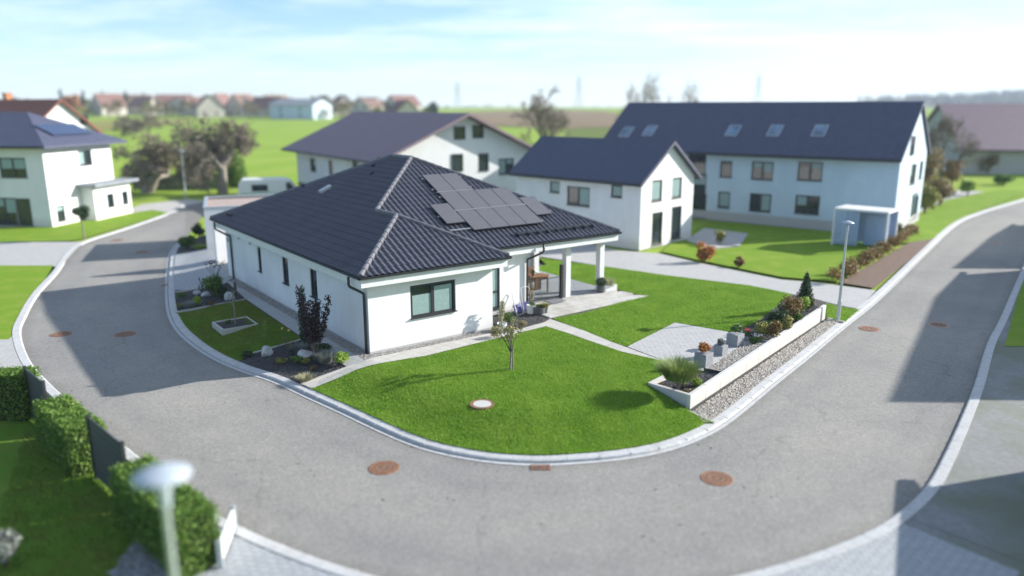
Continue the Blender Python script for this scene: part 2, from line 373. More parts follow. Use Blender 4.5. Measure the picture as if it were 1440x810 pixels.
# project the view direction on a cloud deck: xy / (z + k)
ad = N(nt, 'ShaderNodeMath', operation='ADD'); ad.inputs[1].default_value = .10; L(nt, sp.outputs[2], ad.inputs[0])
mxz = N(nt, 'ShaderNodeMath', operation='MAXIMUM'); mxz.inputs[1].default_value = .04; L(nt, ad.outputs[0], mxz.inputs[0])
dx = N(nt, 'ShaderNodeMath', operation='DIVIDE'); L(nt, sp.outputs[0], dx.inputs[0]); L(nt, mxz.outputs[0], dx.inputs[1])
dy = N(nt, 'ShaderNodeMath', operation='DIVIDE'); L(nt, sp.outputs[1], dy.inputs[0]); L(nt, mxz.outputs[0], dy.inputs[1])
cb = N(nt, 'ShaderNodeCombineXYZ'); L(nt, dx.outputs[0], cb.inputs[0]); L(nt, dy.outputs[0], cb.inputs[1])
mp = N(nt, 'ShaderNodeMapping'); mp.inputs['Scale'].default_value = (.55, 1.0, 1); mp.inputs['Rotation'].default_value = (0,0,R(-14)); mp.inputs['Location'].default_value = (3.1, 1.7, 0); L(nt, cb.outputs[0], mp.inputs[0])
cl = noise(nt, mp.outputs[0], .85, 10, .68)
wisp = noise(nt, mp.outputs[0], 3.2, 6, .7)
cm = N(nt, 'ShaderNodeMath', operation='MULTIPLY_ADD'); L(nt, wisp, cm.inputs[0]); cm.inputs[1].default_value = .30; L(nt, cl, cm.inputs[2])
sx = N(nt, 'ShaderNodeMath', operation='MULTIPLY_ADD'); L(nt, sp.outputs[0], sx.inputs[0]); sx.inputs[1].default_value = .12; L(nt, cm.outputs[0], sx.inputs[2])
cov = ramp(nt, sx.outputs[0], [(.54, (.0,.0,.0)), (.84, (.95,.95,.95))])
col = mixc(nt, cov, sky.outputs[0], (5.4, 6.15, 6.7))
L(nt, col, bg.inputs['Color']); bg.inputs['Strength'].default_value = .092
sun_d = bpy.data.lights.new('sun', 'SUN'); sun_d.energy = 4.7; sun_d.angle = R(.53); sun_d.color = (1.0, .955, .88)
sun = bpy.data.objects.new('sun', sun_d); COL.objects.link(sun)
sdir = Vector((math.cos(SUN_EL)*math.cos(SUN_AZ), math.cos(SUN_EL)*math.sin(SUN_AZ), math.sin(SUN_EL)))
sun.rotation_euler = (-sdir).to_track_quat('-Z', 'Y').to_euler(); sun.location = (60, 20, 60)
SC.view_settings.view_transform = 'Standard'; SC.view_settings.look = 'None'; SC.view_settings.exposure = 1.15
SC.view_settings.gamma = 1; SC.view_settings.use_curve_mapping = False
SC.render.engine = 'CYCLES'
try:
    SC.cycles.use_denoising = True; SC.cycles.max_bounces = 6; SC.cycles.diffuse_bounces = 3; SC.cycles.transmission_bounces = 3; SC.cycles.volume_bounces = 0
except Exception: pass

# ------------------------------------------------------------------ kerb lines and lot heights
def catmull(pts, step=.35):
    P = [np.array(p, float) for p in pts]; P = [2*P[0]-P[1]] + P + [2*P[-1]-P[-2]]; out = []
    for i in range(1, len(P)-2):
        n = max(2, int(np.linalg.norm(P[i+1]-P[i]) / step))
        for k in range(n):
            t = k / n
            out.append(.5*((2*P[i]) + (-P[i-1]+P[i+1])*t + (2*P[i-1]-5*P[i]+4*P[i+1]-P[i+2])*t*t + (-P[i-1]+3*P[i]-3*P[i+1]+P[i+2])*t**3))
    out.append(P[-2]); return np.array(out)
def offset_line(pl, d):
    t = np.gradient(pl, axis=0); t /= np.linalg.norm(t, axis=1)[:, None]
    return pl + np.stack([-t[:,1], t[:,0]], 1) * d
LOTK_PX = [(252,340),(242,349),(236,362),(233,384),(232,410),(234,438),(243,460),(260,479),(292,502),(335,522),(380,537),(430,560),(480,583),(530,607),(572,625),(613,638),(680,650.5),(747,655.5),(800,654),(870,648),(933,637),(985,619),(1030,593),(1093,541),(1145,499),(1190,461),(1240,420),(1300,361),(1347,317),(1387,299),(1440,283)]
LOTK = catmull([W(*q) for q in LOTK_PX])
OUTK_PX = [(262,287),(247,298),(187,320),(123,341),(100,357),(83,383),(55,415),(38,445),(30,470),(43,508),(72,542),(118,583),(175,628),(236,676),(300,722),(345,746),(400,770),(480,799),(580,826),(700,842),(820,846),(940,834),(1040,811),(1100,795),(1173,770),(1227,746),(1270,717),(1303,683),(1327,640),(1353,583),(1370,540),(1387,485),(1405,450),(1425,405),(1445,360)]
OUTK = catmull([W(*q) for q in OUTK_PX])
# straight run-out of the right hand road beyond the picture
dirr = OUTK[-1] - OUTK[-12]; dirr /= np.linalg.norm(dirr)
OUTK = np.vstack([OUTK, OUTK[-1] + dirr*np.arange(1, 90)[:, None]*.5])
dl = LOTK[-1] - LOTK[-12]; dl /= np.linalg.norm(dl)
LOTK = np.vstack([LOTK, LOTK[-1] + dl*np.arange(1, 60)[:, None]*.5])
KIN = offset_line(LOTK, .44)          # inner edge of the lot's kerb
_A = LOTK[:-1]; _B = LOTK[1:]
def kdist(P):
    P = np.asarray(P, float).reshape(-1, 2); best = np.full(len(P), 1e9)
    for i in range(0, len(_A), 1):
        a, b = _A[i], _B[i]; ab = b - a; t = np.clip(((P - a) @ ab) / (ab @ ab), 0, 1)
        best = np.minimum(best, np.hypot(*(P - (a + t[:, None]*ab)).T))
    return best
def hlot(P):
    d = np.clip((kdist(P) - .42) / 2.7, 0, 1); return .085 + .315 * d*d*(3-2*d)
def PH(px, py):
    z = .3
    for _ in range(8): z = float(hlot([W(px, py, z)])[0])
    return W(px, py, z)
def PL(pts): return [PH(*q) for q in pts]
# the house frame: a along the garden front, b away from it
HX, HY, HA = -5.152, 25.087, R(36.66)
ca, sa = math.cos(HA), math.sin(HA)
def AB(a, b): return (HX + a*ca - b*sa, HY + a*sa + b*ca)

def strip_between(l1, l2, z1, z2, mb, mi=0):
    n = len(l1); b = len(mb.v)
    for (p, q) in zip(l1, l2): mb.v.append((p[0],p[1],z1)); mb.v.append((q[0],q[1],z2))
    for i in range(n-1): mb.f.append((b+2*i, b+2*i+2, b+2*i+3, b+2*i+1)); mb.m.append(mi)
def kerb_object(name, line, sign, gutter, mat):
    mb = MB(); o = lambda d: offset_line(line, sign*d)
    s = .0
    if gutter:
        strip_between(o(0), o(.12), .012, .014, mb); strip_between(o(.12), o(.145), .014, .004, mb, 1); s = .145
    strip_between(o(s), o(s+.02), .004, .062, mb); strip_between(o(s+.02), o(s+.06), .062, .082, mb)
    strip_between(o(s+.06), o(s+.30), .082, .09, mb); strip_between(o(s+.30), o(s+.31), .09, -.02, mb)
    line_i, line_o = o(s+.01), o(s+.31); acc = 0
    for k in range(1, len(line)-1):
        acc += float(np.hypot(*(line[k]-line[k-1])))
        if acc > 1.0:
            acc -= 1.0; p, q = line_i[k], line_o[k]
            mb.bar((p[0],p[1],.060),(q[0],q[1],.066),.007,.0505,2)
    return mb.build(name, [mat, MT['joint'], MT['plinth']])
def M_kerb():
    m, nt, bs = new_mat('kerb_stone'); v = objco(nt)
    c = ramp(nt, noise(nt, v, 14, 4), [(.3, (.40,.405,.415)), (.7, (.50,.505,.51))])
    c = mixc(nt, ramp(nt, noise(nt, v, .9, 4), [(.45, (0,0,0)), (.75, (.6,.6,.6))]), c, (.40,.40,.39))
    c = mixc(nt, 1.0, c, ramp(nt, noise(nt, v, 5, 6, .75), [(.45, (1,1,1)), (.75, (.74,.735,.72))]), 'MULTIPLY')
    L(nt, c, bs.inputs['Base Color']); bs.inputs['Roughness'].default_value = .85
    return m
MK = M_kerb()

# terrain: one sheet to the horizon, level round the houses, rising to the far fields
def T(x, y):
    d = np.hypot(x, y); t = np.clip(d - 92, 0, None)
    z = t * .0150 - .05
    z = np.where(d > 560, (560-92)*.0150 - .05 + (np.clip(d, 560, 1500)-560)*.0006, z)
    return z
def polar_terrain():
    rs = [0, 20, 40, 60, 80, 92, 105, 130, 160, 200, 260, 320, 400, 480, 560, 700, 900, 1200, 1500, 1900, 2500]; n = 96
    mb = MB(); mb.v.append((0, 0, -.05))
    for r in rs[1:]:
        for k in range(n):
            a = 2*math.pi*k/n; x, y = r*math.cos(a), r*math.sin(a); mb.v.append((x, y, float(T(x, y))))
    for k in range(n): mb.f.append((0, 1+k, 1+(k+1) % n)); mb.m.append(0)
    for i in range(len(rs)-2):
        for k in range(n):
            a, b = 1+i*n+k, 1+i*n+(k+1) % n; mb.f.append((a, a+n, b+n, b)); mb.m.append(0)
    return mb.build('terrain', M_field('meadow', (.18,.28,.035), (.24,.35,.05), (.28,.34,.07), .02, .6, .5))
tag(polar_terrain(), kind='structure')
def drape(name, poly, off, mat, cell, hf, kind='structure', label=None):
    bm = bmesh.new(); vs = [bm.verts.new((p[0], p[1], 0)) for p in poly]; f = bm.faces.new(vs)
    bmesh.ops.triangulate(bm, faces=[f])
    xs = [p[0] for p in poly]; ys = [p[1] for p in poly]
    for ax, lo, hi in ((0, min(xs), max(xs)), (1, min(ys), max(ys))):
        c = math.floor(lo/cell)*cell + cell
        while c < hi:
            co = (c,0,0) if ax == 0 else (0,c,0); no = (1,0,0) if ax == 0 else (0,1,0)
            bmesh.ops.bisect_plane(bm, geom=bm.verts[:]+bm.edges[:]+bm.faces[:], plane_co=co, plane_no=no); c += cell
    bm.verts.ensure_lookup_table()
    P = np.array([(v.co.x, v.co.y) for v in bm.verts]); z = hf(P)
    for v, k in zip(bm.verts, z): v.co.z = float(k) + off
    bmesh.ops.recalc_face_normals(bm, faces=bm.faces[:])
    if sum(f.normal.z for f in bm.faces) < 0: bmesh.ops.reverse_faces(bm, faces=bm.faces[:])
    me = bpy.data.meshes.new(name); bm.to_mesh(me); bm.free(); me.materials.append(mat)
    o = link_mesh(name, me); return tag(o, label, kind=kind)
flat = lambda z: (lambda P: np.full(len(P), z))
farh = lambda P: T(P[:,0], P[:,1])
def fieldpx(pts):
    """first point of the rising terrain met along the line of sight"""
    out = []
    for px, py in pts:
        r = ray(px, py); hl = math.hypot(r[0], r[1]); d = np.arange(60, 1400, 1.0); z = CAMH + r[2]/hl*d
        x, y = r[0]/hl*d, r[1]/hl*d; hit = np.nonzero(z <= T(x, y))[0]; k = hit[0] if len(hit) else len(d)-1
        out.append((float(x[k]), float(y[k])))
    return out

# road
def resample(pl, n):
    d = np.r_[0, np.cumsum(np.hypot(*np.diff(pl, axis=0).T))]; t = np.linspace(0, d[-1], n)
    return np.stack([np.interp(t, d, pl[:,0]), np.interp(t, d, pl[:,1])], 1)
def strip(name, l1, l2, z, mat, n=200, m=6):
    a, b = resample(l1, n), resample(l2, n); mb = MB()
    for k in range(n):
        for c in range(m+1): p = a[k] + (b[k]-a[k])*c/m; mb.v.append((p[0], p[1], z))
    for k in range(n-1):
        for c in range(m): q = k*(m+1)+c; mb.f.append((q, q+1, q+m+2, q+m+1)); mb.m.append(0)
    return tag(mb.build(name, mat), kind='structure')
lot_side = offset_line(LOTK, .3)
def idx_of(line, px, py): return int(np.argmin(np.hypot(*(line - np.array(W(px, py))).T)))
ANCH = [((233,384),(83,383)),((243,460),(38,445)),((335,522),(72,542)),((430,560),(175,628)),((572,625),(400,770)),((747,655),(700,842)),((933,637),(1040,811)),((1030,593),(1227,746)),((1093,541),(1327,640)),((1145,499),(1370,540)),((1240,420),(1405,450))]
ia = [0] + [idx_of(LOTK, *a) for a, b in ANCH] + [len(LOTK)-1]; ib = [0] + [idx_of(OUTK, *b) for a, b in ANCH] + [len(OUTK)-1]
ra = np.vstack([resample(lot_side[i:j+1], 24)[:-1] for i, j in zip(ia[:-1], ia[1:])] + [lot_side[-1:]])
rb = np.vstack([resample(OUTK[i:j+1], 24)[:-1] for i, j in zip(ib[:-1], ib[1:])] + [OUTK[-1:]])
mb = MB(); nq = len(ra)
for k in range(nq):
    for c in range(13): p = rb[k] + (ra[k]-rb[k])*c/12; mb.v.append((p[0], p[1], 0.0))
for k in range(nq-1):
    for c in range(12): q_ = k*13+c; mb.f.append((q_, q_+1, q_+14, q_+13)); mb.m.append(0)
ro = tag(mb.build('road', MT['asphalt']), kind='structure')
at_ = ro.data.attributes.new('across', 'FLOAT', 'POINT'); at_.data.foreach_set('value', [c/12 for k in range(nq) for c in range(13)])
drape('side_road', [tuple(OUTK[0]), W(300,283), W(395,281), W(402,291), W(330,293), W(285,303), tuple(lot_side[0])], 0.0, MT['asphalt'], 4.0, flat(0.0))
tag(kerb_object('lot_kerb', LOTK, 1, True, MK), kind='structure')
tag(kerb_object('outer_kerb', OUTK, -1, False, MK), kind='structure')

# lot base (soil) inside the kerb
HID = [AB(8.9, 8.5), AB(9, 27), AB(3, 33), AB(-1, 31)]
BACK_EDGE = [(1212,434),(1160,424),(1113,413.5),(1055,402),(940,388),(842,374),(797,368.5),(758,363)]
i_far = int(np.argmin(np.hypot(*(KIN - np.array(PH(1212, 436))).T)))
lot_poly = [tuple(p) for p in KIN[:i_far]] + PL(BACK_EDGE) + [AB(15.5, 9.0), AB(14.5, 27), AB(9, 34), tuple(KIN[0])]
drape('garden_soil', lot_poly, 0.0, MT['soil'], .6, hlot)

def near_i(px, py): return int(np.argmin(np.hypot(*(KIN - np.array(PH(px, py))).T)))
def kin(p, q): i, j = near_i(*p), near_i(*q); return [tuple(k) for k in (KIN[i:j+1] if i <= j else KIN[j:i+1][::-1])]
# lawns
lawnA = PL([(503,521),(600,502),(690,479.5),(768,460.5),(800,470.5),(832,482),(875,496.5),(935,510),(945,527.5),(912,543.5),(969,579),(1006,595)]) + kin((1003,597),(441,548))
lawnB = PL([(777,449),(823,440.5),(905,417),(846,402)]) + [AB(13.9,2.3), AB(13.9, 8.9), AB(15.5,8.9)] + PL([(758,363.4),(797,369),(842,374.5),(940,388.5),(1055,402.5),(1113,414),(1098,427),(1062,455),(1042,466),(1024,467.5),(949,454.5),(882,488.5),(860,481.5),(821,465.5)])
lawnC = PL([(1161,427),(1208,436),(1188,453),(1163,449)])
lawnL = PL([(248,441),(345,423),(426,477.5),(352,499)]) + kin((350,502),(248,442))
for i, (nm, poly) in enumerate((('front_lawn', lawnA), ('back_lawn', lawnB), ('verge_lawn', lawnC), ('side_lawn', lawnL))):
    drape(nm, poly, .02, MT['lawn'], .5, hlot)

def in_poly(P, poly):
    x, y = P[:,0], P[:,1]; inside = np.zeros(len(P), bool); n = len(poly)
    for i in range(n):
        x1, y1 = poly[i]; x2, y2 = poly[(i+1) % n]
        c = ((y1 > y) != (y2 > y)) & (x < (x2-x1)*(y-y1)/((y2-y1) if y2 != y1 else 1e-9) + x1); inside ^= c
    return inside
def scatter(poly, dens, holes=()):
    xs = [p[0] for p in poly]; ys = [p[1] for p in poly]; n = int((max(xs)-min(xs))*(max(ys)-min(ys))*dens)
    P = rng.uniform((min(xs),min(ys)), (max(xs),max(ys)), (n, 2)); P = P[in_poly(P, poly)]
    for hx, hy, r in holes: P = P[np.hypot(P[:,0]-hx, P[:,1]-hy) > r]
    return P
def vnoise(P, sc, seed=0):
    q = np.random.default_rng(seed); g = q.random((256,256)); X = P*sc; i = np.floor(X).astype(int); f = X-i; f = f*f*(3-2*f)
    a = lambda dx,dy: g[(i[:,0]+dx) % 256, (i[:,1]+dy) % 256]
    return (a(0,0)*(1-f[:,0])+a(1,0)*f[:,0])*(1-f[:,1]) + (a(0,1)*(1-f[:,0])+a(1,1)*f[:,0])*f[:,1]
def blades(name, poly, dens, hgt, mat, hf, off=.02, wid=.016, holes=()):
    P = scatter(poly, dens, holes); cl = .55*vnoise(P, 2.3, 1) + .45*vnoise(P, 7.0, 2); P = P[rng.random(len(P)) < .6 + .7*cl]
    cl = .5*vnoise(P, 2.3, 1) + .5*vnoise(P, 7.0, 2); P = P + rng.normal(0, .022, P.shape); n = len(P); z = hf(P) + off
    a = rng.uniform(0, 2*np.pi, n); h = hgt * rng.uniform(.5, 1.2, n)*(.75+.6*cl); lean = rng.uniform(.1, 1.0, n)*h; b = rng.uniform(0, 2*np.pi, n); wd = wid*rng.uniform(.7,1.3,n)
    V = np.zeros((n, 3, 3)); V[:,0,0] = P[:,0]-np.cos(a)*wd/2; V[:,0,1] = P[:,1]-np.sin(a)*wd/2; V[:,0,2] = z
    V[:,1,0] = P[:,0]+np.cos(a)*wd/2; V[:,1,1] = P[:,1]+np.sin(a)*wd/2; V[:,1,2] = z
    V[:,2,0] = P[:,0]+np.cos(b)*lean; V[:,2,1] = P[:,1]+np.sin(b)*lean; V[:,2,2] = z+h
    return tag(mesh_np(name, V, 3, mat), kind='stuff')
MAN_LAWN = PH(678, 569.5)
blades('front_grass', lawnA, 3000, .052, MT['grass'], hlot, holes=[(MAN_LAWN[0], MAN_LAWN[1], .40)])
blades('back_grass', lawnB, 1700, .052, MT['grass'], hlot, wid=.02)
blades('verge_grass', lawnC, 1500, .06, MT['grass'], hlot)
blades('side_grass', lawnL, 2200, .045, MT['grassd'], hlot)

# paths and paving
def slab(name, poly, off, mat, cell=.8): return drape(name, poly, off, mat, cell, hlot)
slab('side_path', [AB(-.62,-.1), AB(.06,-.05), AB(.06,15.4), AB(-.05,15.5)] + PL([(320,398),(345,421),(427,477)]), .035, MT['pathgrey'])
front_path = PL([(424,541.5),(498,514.5)]) + [AB(.06,-.05), AB(.06,.08), AB(5.95,.08)] + PL([(716,468),(766,454),(773.5,449.5),(821,466),(860,482),(882,490),(935,509.5),(875,496),(832,481.5),(800,470),(768,460),(690,479),(600,501.5),(503,520.5),(438,547.5)])
slab('front_path', front_path, .038, MT['slab'])
slab('paved_patio', PL([(882,489),(949,455),(1024,468),(1032,480),(978,521),(936,509.3)]), .042, MT['patio'])
slab('entrance_paving', kin((247,357),(247,410)) + PL([(272,408),(300,403.5),(318,399)]) + [AB(.06,15.5), AB(.6,16.0), AB(1.9,18.5), AB(2.3,26), AB(1.5, 26)] + PL([(290,351.5)]), .036, MT['cobble'])
def stones(name, poly, dens, size, mat, hf, off=.0):
    P = scatter(poly, dens); n = len(P); z = hf(P) + off
    base = np.array([(1,0,0),(0,1,0),(-1,0,0),(0,-1,0),(0,0,.75),(0,0,-.6)]); tri = [(0,1,4),(1,2,4),(2,3,4),(3,0,4)]
    s = size*rng.uniform(.5,1.3,(n,1,1)); V = base[None]*s*rng.uniform(.6,1.2,(n,6,1)); a = rng.uniform(0,6.28,n); c, q = np.cos(a), np.sin(a)
    X = V[:,:,0]*c[:,None]-V[:,:,1]*q[:,None]+P[:,0:1]; Y = V[:,:,0]*q[:,None]+V[:,:,1]*c[:,None]+P[:,1:2]; Z = V[:,:,2]+z[:,None]+s[:,:,0]*.3
    V = np.stack([X,Y,Z],2).astype(np.float32)
    me = bpy.data.meshes.new(name); me.vertices.add(n*6); me.vertices.foreach_set('co', V.ravel())
    F = (np.arange(n)[:,None,None]*6 + np.array(tri)[None]).astype(np.int32).ravel()
    me.loops.add(len(F)); me.loops.foreach_set('vertex_index', F); me.polygons.add(n*4); me.polygons.foreach_set('loop_start', np.arange(0, len(F), 3, dtype=np.int32))
    me.materials.append(mat); me.update(calc_edges=True)
    return tag(link_mesh(name, me), kind='stuff')
peb1 = [AB(.08,.10), AB(.5,.5), AB(.5,15.8), AB(.08,15.4)]; peb2 = [AB(.08,.10), AB(5.9,.10), AB(5.9,.5), AB(.5,.5)]
drape('wall_pebbles', peb1, .02, MT['pebblebed'], .8, hlot, 'structure'); drape('front_pebbles', peb2, .02, MT['pebblebed'], .8, hlot)
stones('pebble_strip', peb1, 700, .028, MT['pebble'], hlot, .02); stones('front_pebble_strip', peb2, 700, .028, MT['pebble'], hlot, .02)
grav1 = PL([(990,519.5),(1052,476.5),(1064,480.5),(1004,529.5)])
grav2 = PL([(973,580),(1164,449.5),(1186,454.5)]) + kin((1184,455),(1004,597))
drape('verge_gravel', grav2, .02, MT['pebblebed'], .8, hlot)
MT['gravel'] = M_island('gravel_stones', [(.14,.13,.12),(.36,.33,.29),(.50,.46,.40),(.24,.19,.15),(.60,.57,.53),(.30,.29,.28)])
stones('verge_gravel_stones', grav2, 750, .033, MT['gravel'], hlot, .02)
bed2 = PL([(353,499),(427,478),(498,514)]) + PL([(424,540.5)]) + kin((424,541),(353,500)); stones('bed_chippings', bed2, 420, .028, MT['lava'], hlot)
bed1 = kin((247,412),(247,439)) + PL([(345,421.5),(318,400),(272,409)]); stones('entrance_bed_chippings', bed1, 300, .03, MT['lava'], hlot)
bedp = [AB(5.9,.12)] + PL([(716,467.5),(764,453)]) + [AB(8.9,1.2), AB(8.6,2.2), AB(5.9,2.2)]; stones('patio_bed_chippings', bedp, 300, .03, MT['lava'], hlot)
# stone edging between lawn and beds
def edging(name, pts, wd, h, mat, hf=hlot):
    mb = MB()
    for p, q in zip(pts[:-1], pts[1:]):
        n = max(1, int(math.dist(p, q)/1.0))
        for k in range(n):
            u = [p[i]+(q[i]-p[i])*(k/n) for i in (0,1)]; v = [p[i]+(q[i]-p[i])*((k+1)/n-.006) for i in (0,1)]
            zu, zv = float(hf([u])[0]), float(hf([v])[0]); mb.bar((u[0],u[1],zu+h-.1), (v[0],v[1],zv+h-.1), wd, .2)
    return tag(mb.build(name, mat), kind='structure')
edging('bed_edging', PL([(247,439.8),(345,422)]), .10, .05, MT['conc']); edging('bed_edging', PL([(353,498.4),(427,477.3)]), .10, .05, MT['conc'])
edging('bed_edging', PL([(424,541.2),(498,514.3)]), .10, .05, MT['conc']); edging('paving_edging', PL([(247,411.5),(272,407.6),(300,403)]), .10, .05, MT['conc'])
edging('gravel_edging', PL([(970,579),(1005,595.5)]), .06, .03, MT['conc']); edging('gravel_edging', PL([(1163,448.5),(1187,454)]), .08, .06, MT['conc'])

# retaining wall: a long face and a short return that runs down into the lawn
def wpx(px, py, z): return W(px, py, z)
wn = W(970,578,.10); wf = W(1160,449,.10); wl = PH(913,543.5)
ZWN, ZWF = .60, .74
wd_ = Vector((wf[0]-wn[0], wf[1]-wn[1], 0)); wlen = wd_.length; wd_ /= wlen; wnrm = Vector((-wd_.y, wd_.x, 0))
rw = thing('retaining_wall', 'white concrete planter wall between the gravel strip and the lawn', 'wall', (wn[0], wn[1], 0))
mb = MB(); npan = 12
for k in range(npan):
    u0, u1 = wlen*k/npan + (.004 if k else 0), wlen*(k+1)/npan
    z1 = ZWN+(ZWF-ZWN)*(k+.5)/npan
    p0, p1 = wd_*u0, wd_*u1; q0, q1 = p0+wnrm*.13, p1+wnrm*.13
    za, zb = ZWN+(ZWF-ZWN)*k/npan, ZWN+(ZWF-ZWN)*(k+1)/npan
    mb.add([(p0.x,p0.y,-.1),(p1.x,p1.y,-.1),(q1.x,q1.y,-.1),(q0.x,q0.y,-.1),(p0.x,p0.y,za),(p1.x,p1.y,zb),(q1.x,q1.y,zb),(q0.x,q0.y,za)],
           [(0,3,2,1),(4,5,6,7),(0,1,5,4),(1,2,6,5),(2,3,7,6),(3,0,4,7)])
mb.build('long_wall', MT['wallconc'], rw, bevel=.008)
mb = MB(); rl = Vector((wl[0]-wn[0], wl[1]-wn[1], 0)); rlen = rl.length; rl /= rlen; rnrm = Vector((rl.y, -rl.x, 0))
for u0, u1 in ((.14, rlen*.46), (rlen*.46+.006, rlen)):
    p0, p1 = rl*u0, rl*u1; q0, q1 = p0+rnrm*.13, p1+rnrm*.13; za, zb = ZWN-(.10*u0/rlen), ZWN-(.10*u1/rlen)
    mb.add([(p0.x,p0.y,-.1),(p1.x,p1.y,-.1),(q1.x,q1.y,-.1),(q0.x,q0.y,-.1),(p0.x,p0.y,za),(p1.x,p1.y,zb),(q1.x,q1.y,zb),(q0.x,q0.y,za)],
           [(0,3,2,1),(4,5,6,7),(0,1,5,4),(1,2,6,5),(2,3,7,6),(3,0,4,7)])
mb.build('return_wall', MT['wallconc'], rw, bevel=.008)
mb = MB(); t0 = Vector((wl[0]-wn[0], wl[1]-wn[1], 0)); t1 = Vector((*PH(946,528),0)) - Vector((wn[0],wn[1],0))
mb.bar(t0 + Vector((0,0,.40)), t1 + Vector((0,0,.42)), .11, .22); mb.build('back_kerb', MT['wallconc'], rw)
# beds behind it
def wz(P):   # soil just under the wall top, falling a little to the lawn side
    P = np.asarray(P, float).reshape(-1,2); u = (P - np.array(wn)) @ np.array([wd_.x, wd_.y]); v = (P - np.array(wn)) @ np.array([wnrm.x, wnrm.y])
    zt = ZWN + (ZWF-ZWN)*np.clip(u/wlen, 0, 1) - .10
    return np.clip(zt - np.clip(v-.15,0,None)*.09, .42, None)
def onwall(u, v): p = wd_*u + wnrm*v; return (wn[0]+p.x, wn[1]+p.y)
tri_poly = [onwall(.13,.13), tuple(Vector((wn[0],wn[1],0)).to_2d() + (rl*rlen*.98+rnrm*.1).to_2d())] + [W(945,528.5,.5), W(989,520,.52), onwall(2.6,.14)]
u_g0 = 2.65
Pg = [W(990,519.5,.55), W(1052,476.5,.6)]
def uv(p): q = Vector((p[0]-wn[0], p[1]-wn[1], 0)); return q.dot(wd_), q.dot(wnrm)
(ug0, vg0), (ug1, vg1) = uv(Pg[0]), uv(Pg[1])
tri_poly = [onwall(.13,.132), (wn[0]+rl.x*rlen*.97+rnrm.x*.13, wn[1]+rl.y*rlen*.97+rnrm.y*.13), W(946,529.5,.5), onwall(ug0-.05,vg0), onwall(ug0-.05,.132)]
drape('corner_bed', tri_poly, 0, MT['soil'], .4, wz); stones('corner_bed_chippings', tri_poly, 420, .03, MT['lava'], wz)
gp = [onwall(ug0,.132), onwall(ug0,vg0), onwall(ug1,vg1), onwall(ug1,.132)]
drape('planter_gravel', gp, 0, MT['pebblebed'], .4, wz); stones('planter_gravel_stones', gp, 700, .03, MT['gravel'], wz)
bp = [onwall(ug1+.05,.132), onwall(ug1+.05, vg1+.15), onwall(wlen*.62,1.75), onwall(wlen*.86,1.5), onwall(wlen-.02,.9), onwall(wlen-.02,.132)]
drape('shrub_bed', bp, 0, MT['soil'], .4, wz); stones('shrub_bed_chippings', bp, 260, .035, MT['lava'], wz)
mb = MB(); P0, P1 = onwall(ug0,vg0), onwall(ug0,.14); mb.bar((P0[0],P0[1],.50),(P1[0],P1[1],.52),.03,.2)
mb.build('metal_edging', MT['anth']).parent = None
bpy.data.objects['metal_edging']['kind'] = 'structure'
bpath = [onwall(ug0,vg0), onwall(ug0-.1,vg0+.42), onwall(ug1-.1,vg1+.42), onwall(ug1,vg1)]
drape('planter_plinth', bpath, .10, MT['patio'], .5, lambda P: np.full(len(P), .40))
mb = MB(); 
for p, q in ((onwall(ug1+.06,.14), onwall(ug1+.06,vg1+.2)), (onwall(ug1+.06,vg1+.2), onwall(wlen*.62,1.8))): mb.bar((p[0],p[1],.52),(q[0],q[1],.52),.05,.26)
tag(mb.build('bed_board', MT['potg']), kind='structure')

# driveway and neighbours' ground
drape('neighbour_driveway', [W(*q, .1) for q in [(1190,452),(1160,440),(1113,414),(1055,401),(940,387),(842,373),(797,366),(756,360),(752,346),(800,335),(870,352),(927,356),(982,369),(1055,384),(1100,393),(1150,397),(1232,408)]] + [tuple(KIN[near_i(1230,428)])], .085, MT['drive'], 3, flat(0))
drape('neighbour_lawn', [W(*q) for q in [(930,355),(982,367),(1055,382),(1100,391),(1150,395),(1180,398),(1240,352),(1262,334),(1000,312),(975,325),(945,342)]], .06, MT['lawnfar'], 3, flat(0))
drape('neighbour_terrace', [W(*q) for q in [(965,340),(1000,352),(1040,348),(1052,330),(990,322)]], .09, MT['drive'], 4, flat(0))
drape('verge_bed', [W(*q) for q in [(1180,399),(1229,407),(1316,338),(1300,330)]], .07, M_noise('brown_mulch',(.10,.065,.045),(.17,.11,.08),9,.95,bstr=.6,bscale=25), 3, flat(0))
drape('verge_grass_far', [W(*q) for q in [(1262,345),(1312,337),(1345,312),(1380,296),(1440,275),(1440,262),(1330,282),(1275,318)]], .075, MT['lawnfar'], 5, flat(0))
drape('parking_area', [W(*q) for q in [(1290,300),(1330,282),(1440,258),(1600,250),(1600,228),(1330,236)]], .03, MT['drive'], 6, flat(0))
# left hand side
drape('side_lawn_left', [W(*q) for q in [(-200,345),(100,340),(130,333),(238,300),(215,296),(60,318),(-200,330)]], .06, MT['lawnfar'], 4, flat(0))
drape('white_driveway', [W(*q) for q in [(-200,343),(118,341.5),(84,378),(74,376),(-200,376)]], .07, MT['drive'], 4, flat(0))
drape('left_lawn', [W(*q) for q in [(-250,375),(75,375),(56,408),(36,442),(24,470),(10,482),(-250,482)]], .075, MT['lawnfar'], 4, flat(0))
drape('left_driveway', [W(*q) for q in [(-250,480),(12,480),(24,470),(34,510),(62,540),(30,548),(-250,548)]], .08, MT['drive'], 4, flat(0))
drape('far_junction_paving', [W(*q) for q in [(150,306),(240,302),(262,290),(295,283),(262,281),(200,288)]], .05, MT['slab'], 4, flat(0))
